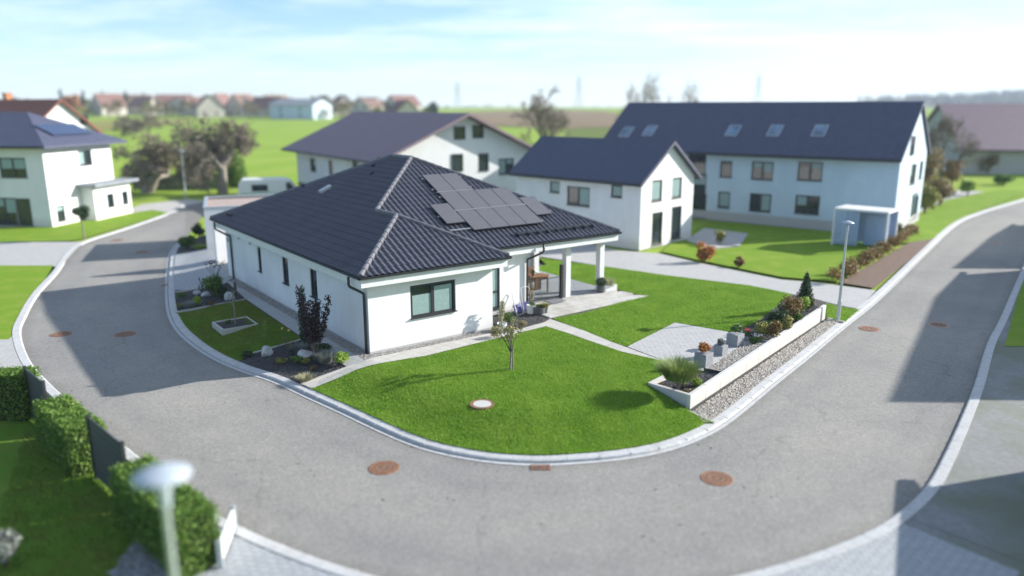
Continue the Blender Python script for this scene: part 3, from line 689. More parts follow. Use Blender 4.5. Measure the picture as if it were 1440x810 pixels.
# garden at the lower left
LG = [W(*q) for q in [(-260,560),(50,568),(57,598),(97,637),(150,683),(207,742),(230,765)]] + [(-6.6,12.2),(-7,6),(-22,6)]
drape('corner_garden_lawn', LG, .05, M_lawn('shade_tinted_lawn', (.08,.17,.018), (.13,.25,.028), (.17,.22,.04)), 1.5, flat(0))  # darker lawn copy, the garden's shade put into its greens
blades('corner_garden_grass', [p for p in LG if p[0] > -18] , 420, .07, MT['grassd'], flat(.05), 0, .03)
# pavement strip behind the outer kerb, bottom of the picture
def oki(px, py): return int(np.argmin(np.hypot(*(OUTK - np.array(W(px, py))).T)))
i0, i1, i2 = oki(318, 732), oki(1262, 722), oki(1425, 405)
strip('pavement', offset_line(OUTK, -.30)[i0:i1], offset_line(OUTK, -2.6)[i0:i1], .07, MT['cobble'], 60)
strip('gravel_verge', offset_line(OUTK, -.30)[i1:i2], offset_line(OUTK, -4.2)[i1:i2], .07, M_noise('verge_gravel_ground', (.17,.175,.175), (.24,.245,.245), 9, .95, big=(.15,.165,.12), bigscale=.35, bstr=.5, bscale=30), 60)
j0 = oki(1100, 796)
strip('yard_ground', offset_line(OUTK, -.31)[j0:i2], offset_line(OUTK, -9.0)[j0:i2], .062, bpy.data.objects['gravel_verge'].data.materials[0], 80)
drape('right_lawn', [W(*q) for q in [(1412,490),(1432,415),(1452,360),(1700,360),(1700,490)]], .085, MT['lawnfar'], 3, flat(0))

# ------------------------------------------------------------------ main house
WG, WM, B0, LN, TP, OV, ZE = 6.362, 14.0, 1.729, 17.58, .468, .511, 3.36
CT = math.cos(math.atan(TP)); ST = math.sin(math.atan(TP))
ZH, ZS = .36, 2.99          # base of the walls, underside of the eaves box
house = thing('house', 'white bungalow with a dark tiled hip roof on the corner lawn', 'house', (HX, HY, 0), HA)

def wall_holes(mb, p0, p1, z0, z1, holes, depth=.14):
    """outer wall face from p0 to p1 (a,b) with recessed openings [(s0,s1,zb,zt)]; outside is on the right hand side"""
    d = Vector((p1[0]-p0[0], p1[1]-p0[1], 0)); ln = d.length; d /= ln; inn = Vector((-d.y, d.x, 0)) * depth
    S = sorted({0, ln} | {h[0] for h in holes} | {h[1] for h in holes}); Z = sorted({z0, z1} | {h[2] for h in holes} | {h[3] for h in holes})
    P = lambda s, z, off=0: Vector((p0[0], p0[1], z)) + d*s + inn*off
    for i in range(len(S)-1):
        for j in range(len(Z)-1):
            sm, zm = (S[i]+S[i+1])/2, (Z[j]+Z[j+1])/2
            if any(h[0] < sm < h[1] and h[2] < zm < h[3] for h in holes): continue
            mb.add([P(S[i],Z[j]),P(S[i+1],Z[j]),P(S[i+1],Z[j+1]),P(S[i],Z[j+1])], [(0,1,2,3)])
    for a, b, c, e in holes:
        mb.add([P(a,c),P(b,c),P(b,e),P(a,e),P(a,c,1),P(b,c,1),P(b,e,1),P(a,e,1)], [(0,4,5,1),(1,5,6,2),(2,6,7,3),(3,7,4,0)])
def window(parent, p0, p1, hole, panes=1, depth=.10, fr=.07, frame=None, glass=None, sill=True, blinds=(), split=None, transom=None):
    """frame mesh with pane and sill children, set back in the opening"""
    frame = frame or MT['anth']; glass = glass or MT['glass']
    d = Vector((p1[0]-p0[0], p1[1]-p0[1], 0)).normalized(); inn = Vector((-d.y, d.x, 0)); up = Vector((0,0,1))
    s0, s1, zb, zt = hole; o = Vector((p0[0], p0[1], 0))
    P = lambda s, z, k: o + d*s + inn*k + up*z
    ax = (d, inn, up); mb = MB(); wd, ht = s1-s0, zt-zb
    for s in (s0+fr/2, s1-fr/2): mb.obox(P(s,(zb+zt)/2,depth), ax, fr, .07, ht)
    for z in (zb+fr/2, zt-fr/2): mb.obox(P((s0+s1)/2, z, depth), ax, wd-2*fr, .07, fr)
    cuts = [s0+fr] + [s0+wd*(k+1)/panes for k in range(panes-1)] + [s1-fr]
    for c in cuts[1:-1]: mb.obox(P(c,(zb+zt)/2,depth), ax, fr*1.5, .075, ht-2*fr)
    if transom: mb.obox(P((s0+s1)/2, transom, depth), ax, wd-2*fr, .072, fr)
    f = mb.build('window', frame, parent)
    for k in range(panes):
        a, b = cuts[k], cuts[k+1]; g = MB(); g.obox(P((a+b)/2,(zb+zt)/2,depth+.012), ax, b-a, .012, ht-2*fr); g.build('pane', glass, f)
    for k, zlo, zhi in blinds:
        a, b = cuts[k], cuts[k+1]; g = MB(); g.obox(P((a+b)/2,(zlo+zhi)/2,depth-.0), ax, (b-a)-.02-(fr*.7 if panes>1 else 0), .006, zhi-zlo); g.build('blind', MT['blind'], f)
    if sill:
        g = MB(); g.obox(P((s0+s1)/2, zb-.012, .02), ax, wd+.06, .20, .028); g.build('sill', frame, f)
    return f
# --- walls (outside on the right of each run)
xr = WG-OV; bm_ = B0+OV; xw = 8.95
mb = MB()
Lp0, Lp1 = (OV, 16.9), (OV, OV); LH = [(16.9-s1, 16.9-s0, zb, zt) for s0, s1, zb, zt in ((11.55,12.0,1.50,2.66),(8.12,8.80,1.52,2.68),(5.02,5.70,1.54,2.68))]
wall_holes(mb, Lp0, Lp1, ZH, ZS, LH, .11)
Fp0, Fp1 = (OV, OV), (xr, OV); FH = [(2.20-OV, 4.14-OV, 1.46, 2.68)]
wall_holes(mb, Fp0, Fp1, ZH, ZS, FH, .14)
mb.add([(xr,OV,ZH),(xr,bm_,ZH),(xr,bm_,ZS),(xr,OV,ZS)], [(0,1,2,3)])
Mp0, Mp1 = (xr, bm_), (xw, bm_); MH = [(6.30-xr, 7.46-xr, .66, 2.45)]
wall_holes(mb, Mp0, Mp1, ZH, ZS, MH, .12)
Tp0, Tp1 = (xw, bm_), (xw, 7.3); TH = [(.9, 4.2, .62, 2.7)]
wall_holes(mb, Tp0, Tp1, ZH, ZS, TH, .12)
wall_holes(mb, (xw,7.3), (13.45,7.3), ZH, ZS, [(1.2,2.6,.62,2.6)], .12)
mb.add([(13.45,7.3,ZH),(13.45,LN-OV,ZH),(13.45,LN-OV,ZS),(13.45,7.3,ZS)], [(0,1,2,3)])
mb.add([(13.45,LN-OV,ZH),(2.0,LN-OV,ZH),(2.0,LN-OV,ZS),(13.45,LN-OV,ZS)], [(0,1,2,3)])
# entrance recess
mb.add([(OV,16.9,ZH),(OV,16.9,ZS),(2.0,16.9,ZS),(2.0,16.9,ZH)], [(0,1,2,3)])
mb.add([(2.0,16.9,ZH),(2.0,16.9,ZS),(2.0,LN-OV,ZS),(2.0,LN-OV,ZH)], [(0,1,2,3)])
mb.build('wall', MT['plaster'], house)
mb = MB(); mb.box(.95, 4.0, 20.45, 20.75, .25, 2.75); mb.build('porch_pier', MT['plaster'], house)
mb = MB()
for p, q in (((OV-.004,15.95),(OV-.004,OV-.004)), ((OV-.004,OV-.004),(xr+.004,OV-.004)), ((xr+.004,OV-.004),(xr+.004,bm_-.004)), ((xr+.004,bm_-.004),(xw,bm_-.004))):
    mb.add([(p[0],p[1],.1),(q[0],q[1],.1),(q[0],q[1],.50),(p[0],p[1],.50)], [(0,1,2,3)])
mb.build('plinth', MT['plinth'], house)
for h in LH: window(house, Lp0, Lp1, h, 1, .07, .045)
window(house, Fp0, Fp1, FH[0], 2, .09, .085, blinds=((0,1.545,2.28),(1,1.545,2.52)))
window(house, Mp0, Mp1, MH[0], 1, .08, .08, blinds=((0,.74,1.35),(0,1.43,2.37)), transom=1.39)
window(house, Tp0, Tp1, TH[0], 3, .08, .08, sill=False)
window(house, (xw,7.3), (13.45,7.3), (1.2,2.6,.62,2.6), 2, .08, .08, sill=False)
mb = MB(); mb.box(1.95, 1.997, 16.92, LN-OV-.02, ZH, 2.45); d = mb.build('front_door', MT['anth'], house)
mb = MB(); mb.tube([(1.95,16.97,1.0),(1.90,16.97,1.0),(1.90,16.97,1.8),(1.95,16.97,1.8)], .015, 6); mb.build('handle', MT['alu'], d)
# number and lettering beside the entrance
def text(name, s, size, mat, parent, loc, rot):
    cu = bpy.data.curves.new(name, 'FONT'); cu.body = s; cu.size = size; cu.extrude = .008; cu.align_x = 'CENTER'; cu.align_y = 'CENTER'
    o = bpy.data.objects.new(name, cu); COL.objects.link(o); o.data.materials.append(mat)
    me = bpy.data.meshes.new_from_object(o.evaluated_get(bpy.context.evaluated_depsgraph_get())); bpy.data.objects.remove(o)
    m = link_mesh(name, me, parent); me.materials.clear(); me.materials.append(mat); m.location = loc; m.rotation_euler = rot; return m
text('house_number', '6', .42, MT['black'], house, (OV-.012, 16.5, 2.36), (R(90), 0, R(-90)))
mb = MB()
mb.box(OV+.03, OV+.10, 16.903, 16.93, 1.55, 2.50); mb.build('doorbell_panel', MT['black'], house)
for b_ in (14.6, 12.9):
    mb = MB(); mb.lathe([(0,0),(.045,0),(.045,.09),(0,.09)], 10, (OV-.05, b_, 2.62)); mb.build('wall_light', MT['galv'], house)
# --- columns of the covered terrace
ZT = .585
for a in (11.25, 13.32):
    mb = MB(); mb.box(a-.14, a+.14, bm_-.02, bm_+.26, ZT-.2, ZS); mb.build('column', MT['white'], house, bevel=.006)
mb = MB(); mb.box(13.1, 13.42, 7.05, 7.29, ZT-.2, ZS); mb.build('column', MT['white'], house, bevel=.006)
# --- eaves box (soffit and fascia)
def eave_poly(o): return [(o,o),(WG-o,o),(WG-o,B0+o),(WM-o,B0+o),(WM-o,LN-o),(o,LN-o)]
mb = MB(); pl = eave_poly(.09); n = len(pl)
for i in range(n):
    p, q = pl[i], pl[(i+1) % n]; mb.add([(p[0],p[1],ZS-.02),(q[0],q[1],ZS-.02),(q[0],q[1],ZE-.07),(p[0],p[1],ZE-.07)], [(0,1,2,3)])
mb.build('fascia', MT['white'], house)
mb = MB(); pi = eave_poly(.092)
mb.add([(pi[i][0],pi[i][1],ZS) for i in (0,1,2,5)], [(3,2,1,0)]); mb.v[2:3] = [(WG-.092, 2.6, ZS)]; mb.v[3:4] = [(.092, 2.6, ZS)]
mb.add([(.092,2.6,ZS),(WM-.092,2.6,ZS),(WM-.092,LN-.092,ZS),(.092,LN-.092,ZS)], [(3,2,1,0)])
mb.add([(WG-.092,B0+.092,ZS),(WM-.092,B0+.092,ZS),(WM-.092,2.6,ZS),(WG-.092,2.6,ZS)], [(3,2,1,0)])
mb.build('soffit', MT['white'], house)
# --- tiled roof planes: every tile is modelled (waves and stepped courses)
TW, TC = .245, .365
def tile_plane(mb_list, org, U, H, poly):
    U = Vector((U[0],U[1],0)); V = Vector((H[0]*CT, H[1]*CT, ST)); O = Vector(org); Nn = U.cross(V)
    if Nn.z < 0: Nn = -Nn
    us = [p[0] for p in poly]; vs = [p[1]/CT for p in poly]; pl = [Vector((p[0], p[1]/CT, 0)) for p in poly]
    m = 7; u0 = math.floor(min(us)/TW)*TW; nu = int(math.ceil((max(us)-u0)/TW))*m
    prof = [0.0, .004, .022, .046, .055, .044, .018]
    bm = bmesh.new(); nc = int(max(vs)/TC)+1
    for k in range(nc):
        v0, v1 = k*TC, (k+1)*TC + .0; rows = []
        for v, lift in ((v0, .0), (v0, .020), (v0, .020), (v1, .0)):
            rows.append([bm.verts.new((u0 + i*TW/m, v, prof[i % m]+lift)) for i in range(nu+1)])
        for i in range(nu):
            bm.faces.new((rows[0][i],rows[0][i+1],rows[1][i+1],rows[1][i])); f = bm.faces.new((rows[2][i],rows[2][i+1],rows[3][i+1],rows[3][i])); f.smooth = True
    c = sum(pl, Vector())/len(pl)
    for i in range(len(pl)):
        p, q = pl[i], pl[(i+1) % len(pl)]; e = q-p; no = Vector((e.y, -e.x, 0))
        if no.dot(c-p) > 0: no = -no
        bmesh.ops.bisect_plane(bm, geom=bm.verts[:]+bm.edges[:]+bm.faces[:], plane_co=p, plane_no=no, clear_outer=True)
    for v in bm.verts: v.co = O + U*v.co.x + V*v.co.y + Nn*v.co.z
    me = bpy.data.meshes.new('t'); bm.to_mesh(me); bm.free(); mb_list.append(me)
planes = []
h2, H2 = WG/2, WM/2
tile_plane(planes, (0,0,ZE), (0,1), (1,0), [(0,0),(B0,0),(B0+h2,h2),(h2,h2)])
tile_plane(planes, (0,0,ZE), (0,1), (1,0), [(B0,0),(LN,0),(LN-H2,H2),(B0+H2,H2)])
tile_plane(planes, (0,0,ZE), (1,0), (0,1), [(0,0),(WG,0),(h2,h2)])
tile_plane(planes, (WG,0,ZE), (0,1), (-1,0), [(0,0),(B0,0),(B0+h2,h2),(h2,h2)])
tile_plane(planes, (0,B0,ZE), (1,0), (0,1), [(WG,0),(WM,0),(H2,H2),(h2,h2)])
tile_plane(planes, (WM,0,ZE), (0,1), (-1,0), [(B0,0),(LN,0),(LN-H2,H2),(B0+H2,H2)])
tile_plane(planes, (0,LN,ZE), (1,0), (0,-1), [(0,0),(WM,0),(H2,H2)])
bm = bmesh.new()
for me in planes: bm.from_mesh(me); bpy.data.meshes.remove(me)
me = bpy.data.meshes.new('roof'); bm.to_mesh(me); bm.free(); me.materials.append(MT['tileroof'])
roof = link_mesh('roof', me, house)
def zr(a, h): return ZE + h*TP
def caps(parent, p, q, name='ridge_cap'):
    mb = MB(); p, q = Vector(p), Vector(q); d = q-p; n = max(1, int(d.length/.38)); d /= n
    for k in range(n):
        s, e = p+d*k, p+d*(k+1.08); mb.tube([s, e], [.108, .086], 9)
    return mb.build(name, MT['ridge'], parent, smooth=False)
zw, zm = ZE+h2*TP+.03, ZE+H2*TP+.03
caps(roof, (0.05,0.05,ZE+.05), (h2,h2,zw)); caps(roof, (WG-.05,.05,ZE+.05), (h2,h2,zw))
caps(roof, (h2,B0+h2,zw), (H2,B0+H2,zm)); caps(roof, (WM-.05,B0+.05,ZE+.05), (H2,B0+H2,zm))
caps(roof, (h2,h2,zw), (h2,B0+h2,zw)); caps(roof, (H2,B0+H2,zm), (H2,LN-H2,zm))
caps(roof, (.05,LN-.05,ZE+.05), (H2,LN-H2,zm)); caps(roof, (WM-.05,LN-.05,ZE+.05), (H2,LN-H2,zm))
def on_left(h, b, k): return (h - ST*k, b, ZE+h*TP + CT*k)
mb = MB(); U, V, Nn = Vector((0,1,0)), Vector((CT,0,ST)), Vector((-ST,0,CT))
mb.obox(Vector(on_left(3.7,11.15,.11)), (U,V,Nn), .26, .62, .16); mb.build('roof_vent', MT['galv'], roof, bevel=.02)
for hh, bb in ((3.66,13.8),(5.4,9.6),(6.0,10.6),(6.6,11.2)): mb = MB(); mb.obox(Vector(on_left(hh,bb,.09)), (U,V,Nn), .10, .16, .12); mb.build('vent_tile', MT['anth'], roof)
for k in range(4): mb = MB(); mb.obox(Vector(on_left(.55,LN-1.35-.22*k,.12)), (U,V,Nn), .06, .10, .18); mb.build('snow_hook', MT['anth'], roof)
U4, V4, N4 = Vector((1,0,0)), Vector((0,CT,ST)), Vector((0,-ST,CT))
def on_front(a, v, k): return Vector((a, B0, ZE)) + V4*v + N4*k
mb = MB()
for v in (.62, .70): mb.tube([on_front(8.3,v,.16), on_front(13.0-v*.0-.4,v,.16)], .016, 5)
for k in range(9): mb.obox(on_front(8.4+k*.53, .62, .11), (U4,V4,N4), .03, .26, .14)
mb.build('snow_guard', MT['anth'], roof)
# --- gutters and downpipes
mb = MB()
def gutter(p, q):
    p, q = Vector(p), Vector(q); d = (q-p).normalized(); o = Vector((d.y,-d.x,0)); r = .072
    prof = [(r*math.cos(a), -r*math.sin(a)) for a in [math.pi*k/7 for k in range(8)]]
    for rr, fl in ((1.0, False), (.9, True)):
        vs = []
        for pt in (p, q):
            for x, z in prof: vs.append(pt + o*(x*rr) + Vector((0,0,z*rr)))
        fs = [(i,i+1,9+i,8+i) for i in range(7)]
        mb.add(vs, [tuple(reversed(f)) for f in fs] if fl else fs)
    mb.tube([p+o*r, q+o*r], .012, 5)
ep = eave_poly(-.0); zg = ZE-.015
for i in range(6):
    p, q = ep[i], ep[(i+1) % 6]; gutter((p[0],p[1],zg), (q[0],q[1],zg))
mb.build('gutter', MT['anth'], house)
def downpipe(pts):
    mb = MB(); mb.tube(pts, .05, 8); mb.build('downpipe', MT['anth'], house, smooth=True)
downpipe([(-.07,.75,ZE-.08),(-.07,.75,3.02),(-.04,.74,2.93),(.30,.66,2.72),(OV-.09,.64,2.64),(OV-.08,.64,2.52),(OV-.08,.64,.30)])
downpipe([(-.07,16.6,ZE-.08),(-.07,16.6,3.02),(-.04,16.58,2.93),(.30,16.1,2.70),(OV-.09,15.88,2.64),(OV-.08,15.85,2.52),(OV-.08,15.85,.30)])
downpipe([(9.35,B0-.07,ZE-.08),(9.35,B0-.07,3.02),(9.32,B0-.04,2.93),(9.0,bm_-.16,2.68),(8.86,bm_-.09,2.62),(8.85,bm_-.08,2.5),(8.85,bm_-.08,.40)])

# --- solar array on the garden-side roof
sa_ = thing('solar_array', 'dark solar panels in staggered rows on the bungalow roof', 'solar panels', (HX, HY, 0), HA)
PW, PHt = .925, 1.535
cells = [(6.53+PW*k, 4.34) for k in (0,1)] + [(6.53+PW*k, 2.78) for k in range(4)] + [(6.53+PW*k, 1.22) for k in range(4)] + [(5.585,1.87),(10.265,1.82)]
for a, v in cells:
    mb = MB(); mb.obox((0,0,0), ((1,0,0),(0,1,0),(0,0,1)), PW-.012, PHt-.012, .035)
    pn = mb.build('solar_panel', MT['anth'] , sa_); pn.location = on_front(a+PW/2, v+PHt/2, .155); pn.rotation_euler = (math.atan(TP), 0, 0)
    mb = MB(); mb.box(-PW/2+.02, PW/2-.02, -PHt/2+.02, PHt/2-.02, .0185, .021); mb.build('cell_glass', MT['panel'], pn)
mb = MB()
for a0, a1, v in ((6.45,10.3,2.765),(6.45,8.4,4.325)): mb.obox(on_front((a0+a1)/2, v, .172), (U4,V4,N4), a1-a0, .026, .03)
for a0, a1, v in ((5.5,10.35,1.45),(5.5,10.35,2.5),(6.4,10.3,3.1),(6.4,10.3,4.0),(6.4,8.5,4.65),(6.4,8.5,5.6),(10.2,11.3,2.1),(10.2,11.3,3.0)): mb.obox(on_front((a0+a1)/2, v, .105), (U4,V4,N4), a1-a0, .04, .06)
mb.build('mounting_rail', MT['alu'], sa_)

# --- terrace and steps
mb = MB(); 
pt = [AB(8.96,bm_-.02), AB(13.75,bm_-.02), AB(13.75,7.3), AB(8.96,7.3)]; mb.prism(pt, .2, ZT); tag(mb.build('terrace', MT['terr']), kind='structure')
mb = MB()
mb.prism([AB(8.97,bm_-.45), AB(13.95,bm_-.45), AB(13.95,bm_-.025), AB(8.97,bm_-.025)], .2, ZT-.004)
mb.prism([AB(8.99,1.25), AB(14.3,1.1), AB(14.2,bm_-.455), AB(8.99,bm_-.455)], .2, .52)
mb.prism([AB(8.7,.42), AB(14.75,.55), AB(14.32,1.095), AB(8.7,1.24)], .2, .455)
tag(mb.build('garden_steps', MT['step'], bevel=.01), kind='structure')

# --- garage behind the entrance
gar = thing('garage', 'white flat roofed garage with a gravel roof behind the house', 'garage', (*AB(1.75, 25.4), 0), HA-R(16))
mb = MB(); wall_holes(mb, (0,0), (6.45,0), .2, 2.95, [], .1); wall_holes(mb, (6.45,0), (6.45,6.2), .2, 2.95, []); wall_holes(mb, (6.45,6.2), (0,6.2), .2, 2.95, []); wall_holes(mb, (0,6.2), (0,0), .2, 2.95, [])
mb.build('wall', MT['plaster'], gar)
mb = MB(); mb.box(.15,6.3,.15,6.05,2.7,2.8); mb.build('gravel_roof', M_stones('roof_gravel', [(.30,.22,.19),(.42,.33,.29),(.36,.30,.27)], 12), gar)
mb = MB()
for x0,x1,y0,y1 in ((-.03,6.48,-.03,.2),(-.03,6.48,6.0,6.23),(-.03,.2,.2,6.0),(6.25,6.48,.2,6.0)): mb.box(x0,x1,y0,y1,2.92,3.0)
mb.build('parapet_trim', MT['galv'], gar)
mb = MB(); mb.box(-.017,-.003,.8,5.4,.25,2.5); mb.build('garage_door', MT['white'], gar)

# ------------------------------------------------------------------ terrace furniture and pots
def abz(a, b, z): x, y = AB(a, b); return (x, y, z)
tb = thing('dining_table', 'brown octagonal wooden dining table on the covered terrace', 'table', abz(10.35,3.75,ZT), HA+R(8))
mb = MB(); oc = [(1.05*math.cos(R(22.5+45*k)), .62*math.sin(R(22.5+45*k))) for k in range(8)]; mb.prism(oc, .72, .765); mb.build('tabletop', MT['wood'], tb, bevel=.006)
mb = MB(); mb.box(-.75,.75,-.4,.4,.64,.715); mb.build('apron', MT['wooddark'], tb)
for sx_ in (-1,1):
    for sy_ in (-1,1): mb = MB(); mb.box(.70*sx_-.035,.70*sx_+.035,.36*sy_-.035,.36*sy_+.035,0,.64); mb.build('leg', MT['wooddark'], tb)
pot = thing('flower_pot', 'small dark pot with yellow green plant on the dining table', 'flower pot', abz(10.55,3.9,ZT+.766))
def make_chair(label):
    t = thing('garden_chair', label, 'chair', group='brown garden chairs at the terrace table')
    mb = MB(); mb.box(-.23,.23,-.22,.22,.42,.455); mb.build('seat', MT['wood'], t, bevel=.01)
    mb = MB()
    for k in range(5): mb.box(-.20+.085*k,-.14+.085*k,-.26,-.235,.46,.88)
    mb.box(-.23,.23,-.265,-.23,.86,.93); mb.build('backrest', MT['wood'], t)
    for sx_, sy_ in ((-1,1),(1,1),(-1,-1),(1,-1)):
        mb = MB(); mb.tube([(.20*sx_,.19*sy_,.43),(.24*sx_,.23*sy_,0)], .017, 6); mb.build('leg', MT['galv'], t)
    for sx_ in (-1,1):
        mb = MB(); mb.tube([(.25*sx_,-.24,.66),(.25*sx_,.18,.66),(.24*sx_,.2,.45)], .016, 6); mb.build('armrest', MT['wood'], t)
    return t
ch = make_chair('brown wooden garden chair on the near side of the terrace table')
for i, (a, b, rz, lb) in enumerate(((9.85,2.95,5,None),(11.15,4.65,175,'brown wooden garden chair at the far side of the table beside the column'),(9.55,4.55,185,'brown wooden garden chair behind the table close to the house wall'))):
    c = ch if i == 0 else copy_tree(ch)
    if lb: c['label'] = lb
    c.location = abz(a,b,ZT); c.rotation_euler = (0,0,HA+R(rz))
ls = thing('lounge_sofa', 'grey cushioned lounge sofa behind the terrace table', 'sofa', abz(10.3,6.3,ZT), HA)
mb = MB(); mb.box(-1.0,1.0,-.4,.4,.08,.28); mb.build('base', MT['anth'], ls); mb = MB(); mb.box(-.97,.97,-.38,.3,.285,.45); mb.build('seat_cushion', MT['cushion'], ls, bevel=.05)
mb = MB(); mb.box(-1.0,1.0,.25,.42,.455,.80); mb.build('back_cushion', MT['cushion'], ls, bevel=.05)
ws = thing('glass_windbreak', 'glass windbreak with dark posts at the terrace edge', 'windbreak', abz(9.7,bm_-.02,ZT), HA)
mb = MB(); mb.box(-.62,1.1,-.012,.0,.08,.16); mb.box(-.62,1.1,-.012,0,1.0,1.03); mb.build('rail', MT['anth'], ws)
mb = MB(); mb.box(1.06,1.20,-.08,.06,0,1.55); mb.build('post', MT['black'], ws, bevel=.01); mb = MB(); mb.box(-.66,-.6,-.05,.03,0,1.2); mb.build('post', MT['black'], ws)
def M_clear():
    m, nt, bs = new_mat('clear_glass'); bs.inputs['Base Color'].default_value = (.10,.12,.12,1); bs.inputs['Roughness'].default_value = .03
    bs.inputs['Transmission Weight'].default_value = 0; bs.inputs['Alpha'].default_value = .10; return m
MT['clear'] = M_clear()
mb = MB(); mb.box(-.6,1.06,-.02,-.012,.1,1.0); mb.build('glass_panel', MT['clear'], ws)
dm = MB(); dm.box(-.42,.42,-.28,.28,0,.025); o = dm.build('door_mat', MT['cushion'], None, bevel=.008); o.location = abz(10.3,bm_-.24,ZT-.002); o.rotation_euler = (0,0,HA); tag(o, 'grey door mat on the pale step before the terrace', 'door mat')
for k, (a, b, rz, lb) in enumerate(((7.95,1.75,15,'folded tube chair with blue fabric, nearer the tall window'),(8.55,1.85,-12,'folded tube chair with blue fabric, beside the downpipe'))):
    t = thing('folding_chair', lb, 'folding chair', abz(a,b,.42), HA+R(rz), 'folded blue chairs by the house wall')
    mb = MB()
    for sx_ in (-.2,.2): mb.tube([(sx_,-.22,0),(sx_,-.04,.5),(sx_,.10,1.0)], .014, 6); mb.tube([(sx_,.16,0),(sx_,-.02,.52)], .014, 6)
    mb.tube([(-.2,.10,1.0),(-.12,.12,1.06),(.12,.12,1.06),(.2,.10,1.0)], .014, 6); mb.tube([(-.2,-.22,0.02),(.2,-.22,.02)], .012, 6); mb.build('frame', MT['white'], t)
    mb = MB(); mb.add([(-.19,-.2,.10),(.19,-.2,.10),(.19,-.13,.26),(-.19,-.13,.26),(.19,-.05,.44),(-.19,-.05,.44)], [(0,1,2,3),(3,2,4,5)])
    s_ = mb.build('fabric_seat', MT['blue'], t); sm = s_.modifiers.new('solid','SOLIDIFY'); sm.thickness = .10

# ------------------------------------------------------------------ iron covers and drains
def cover(label, x, y, z, mats, r=.42, inner=True, group='round iron covers in the road'):
    t = thing('manhole_cover', label, 'manhole cover', (x, y, z), rnd.uniform(0, 3), group)
    mb = MB(); mb.lathe([(r,.004),(r-.01,.012),(r*.80,.012),(r*.79,.004)], 40); mb.build('frame', mats[0], t)
    mb = MB(); mb.lathe([(r*.775,.004),(r*.77,.013),(r*.40,.013),(r*.39,.010),(0,.010)], 40); mb.build('lid', mats[1], t)
    mb = MB()
    for k in range(24):
        a = 2*math.pi*k/24; c, s = math.cos(a), math.sin(a); mb.obox((r*.60*c, r*.60*s, .0135), ((c,s,0),(-s,c,0),(0,0,1)), r*.11, r*.075, .004)
    for k in range(12):
        a = 2*math.pi*k/12+.13; c, s = math.cos(a), math.sin(a); mb.obox((r*.27*c, r*.27*s, .0115), ((c,s,0),(-s,c,0),(0,0,1)), r*.15, r*.05, .006)
    mb.build('vent_slots', MT['joint'], t); return t
RU = (MT['rust'], MT['rust'])
for px, py, lb in ((86,470,'rusty round cover at the left kerb before the white driveway'),(176,470,'rusty round cover in the shaded road beside another cover'),(540,658,'rusty round cover in the sunny road before the front lawn'),(1008,673,'rusty round cover in the sunny road near the gravel strip'),(1222,462.5,'faded rusty cover beside the kerb below the planter wall end'),(165,338,'small far rusty cover near the left neighbour lawn'),(200,354.5,'worn rusty cover in the sunlit strip of the side road')):
    cover(lb, *W(px,py), .001, RU, .40)
for px, py, lb in ((1320,457,'pale worn cover lying in the big shadow on the right road'),(1400,342,'pale far cover in the upper shadow on the right road')): cover(lb, *W(px,py), .001, (MT['rustpale'],MT['rust'] if px < 1350 else MT['rustpale']), .42)
x, y = MAN_LAWN; t = thing('lawn_cover', 'round pale concrete lid with rusty rim in the front lawn', 'shaft cover', (x, y, float(hlot([(x,y)])[0])+.012))
mb = MB(); mb.lathe([(.37,-.05),(.37,.03),(.285,.03),(.28,.0)], 40); mb.build('rim', MT['rust'], t); mb = MB(); mb.lathe([(.275,.0),(.27,.032),(0,.034)], 40); mb.build('lid', MT['wallconc'], t)
for px, py, lb, rz in ((760,657.6,'rusty rectangular gully grate at the kerb of the front lawn',0),(234,401,'small dark gully grate at the kerb beside the entrance bed',75),(1401,546,'rusty gully grate by the shaded right kerb',70)):
    x, y = W(px, py); t = thing('gully_grate', lb, 'drain grate', (x, y, .002), R(rz))
    mb = MB(); L_, w_ = .25, .15
    for a, b, c, d in ((-L_,L_,-w_,-w_+.03),(-L_,L_,w_-.03,w_),(-L_,-L_+.03,-w_+.03,w_-.03),(L_-.03,L_,-w_+.03,w_-.03)): mb.box(a,b,c,d,0,.016)
    mb.build('frame', MT['rust'], t); mb = MB()
    for k in range(6): mb.box(-L_+.05+k*.075,-L_+.085+k*.075,-w_+.03,w_-.03,0,.014)
    mb.build('bars', MT['rust'], t); mb = MB(); mb.box(-L_+.03,L_-.03,-w_+.03,w_-.03,.0,.003); mb.build('dark_pit_sheet', MT['joint'], t)  # flat dark sheet under the bars: shade of the hollow put into its colour

# a few fallen leaves and crumbs on the road
V = []
for k in range(60):
    f = rnd.random(); i_ = rnd.randrange(40, len(ra)-90); p_ = rb[i_] + (ra[i_]-rb[i_])*rnd.uniform(.04,.96); s_ = rnd.uniform(.02,.05); a_ = rnd.uniform(0,6.28); c_, d_ = math.cos(a_)*s_, math.sin(a_)*s_
    V += [(p_[0]-c_,p_[1]-d_,.006),(p_[0]+d_*.6,p_[1]-c_*.6,.012),(p_[0]+c_,p_[1]+d_,.02),(p_[0]-d_*.6,p_[1]+c_*.6,.010)]
tag(mesh_np('fallen_leaves', np.array(V), 4, M_leaf('leaf_litter', [(.06,.04,.03),(.14,.10,.06),(.10,.07,.05)], trans=0)), kind='stuff')
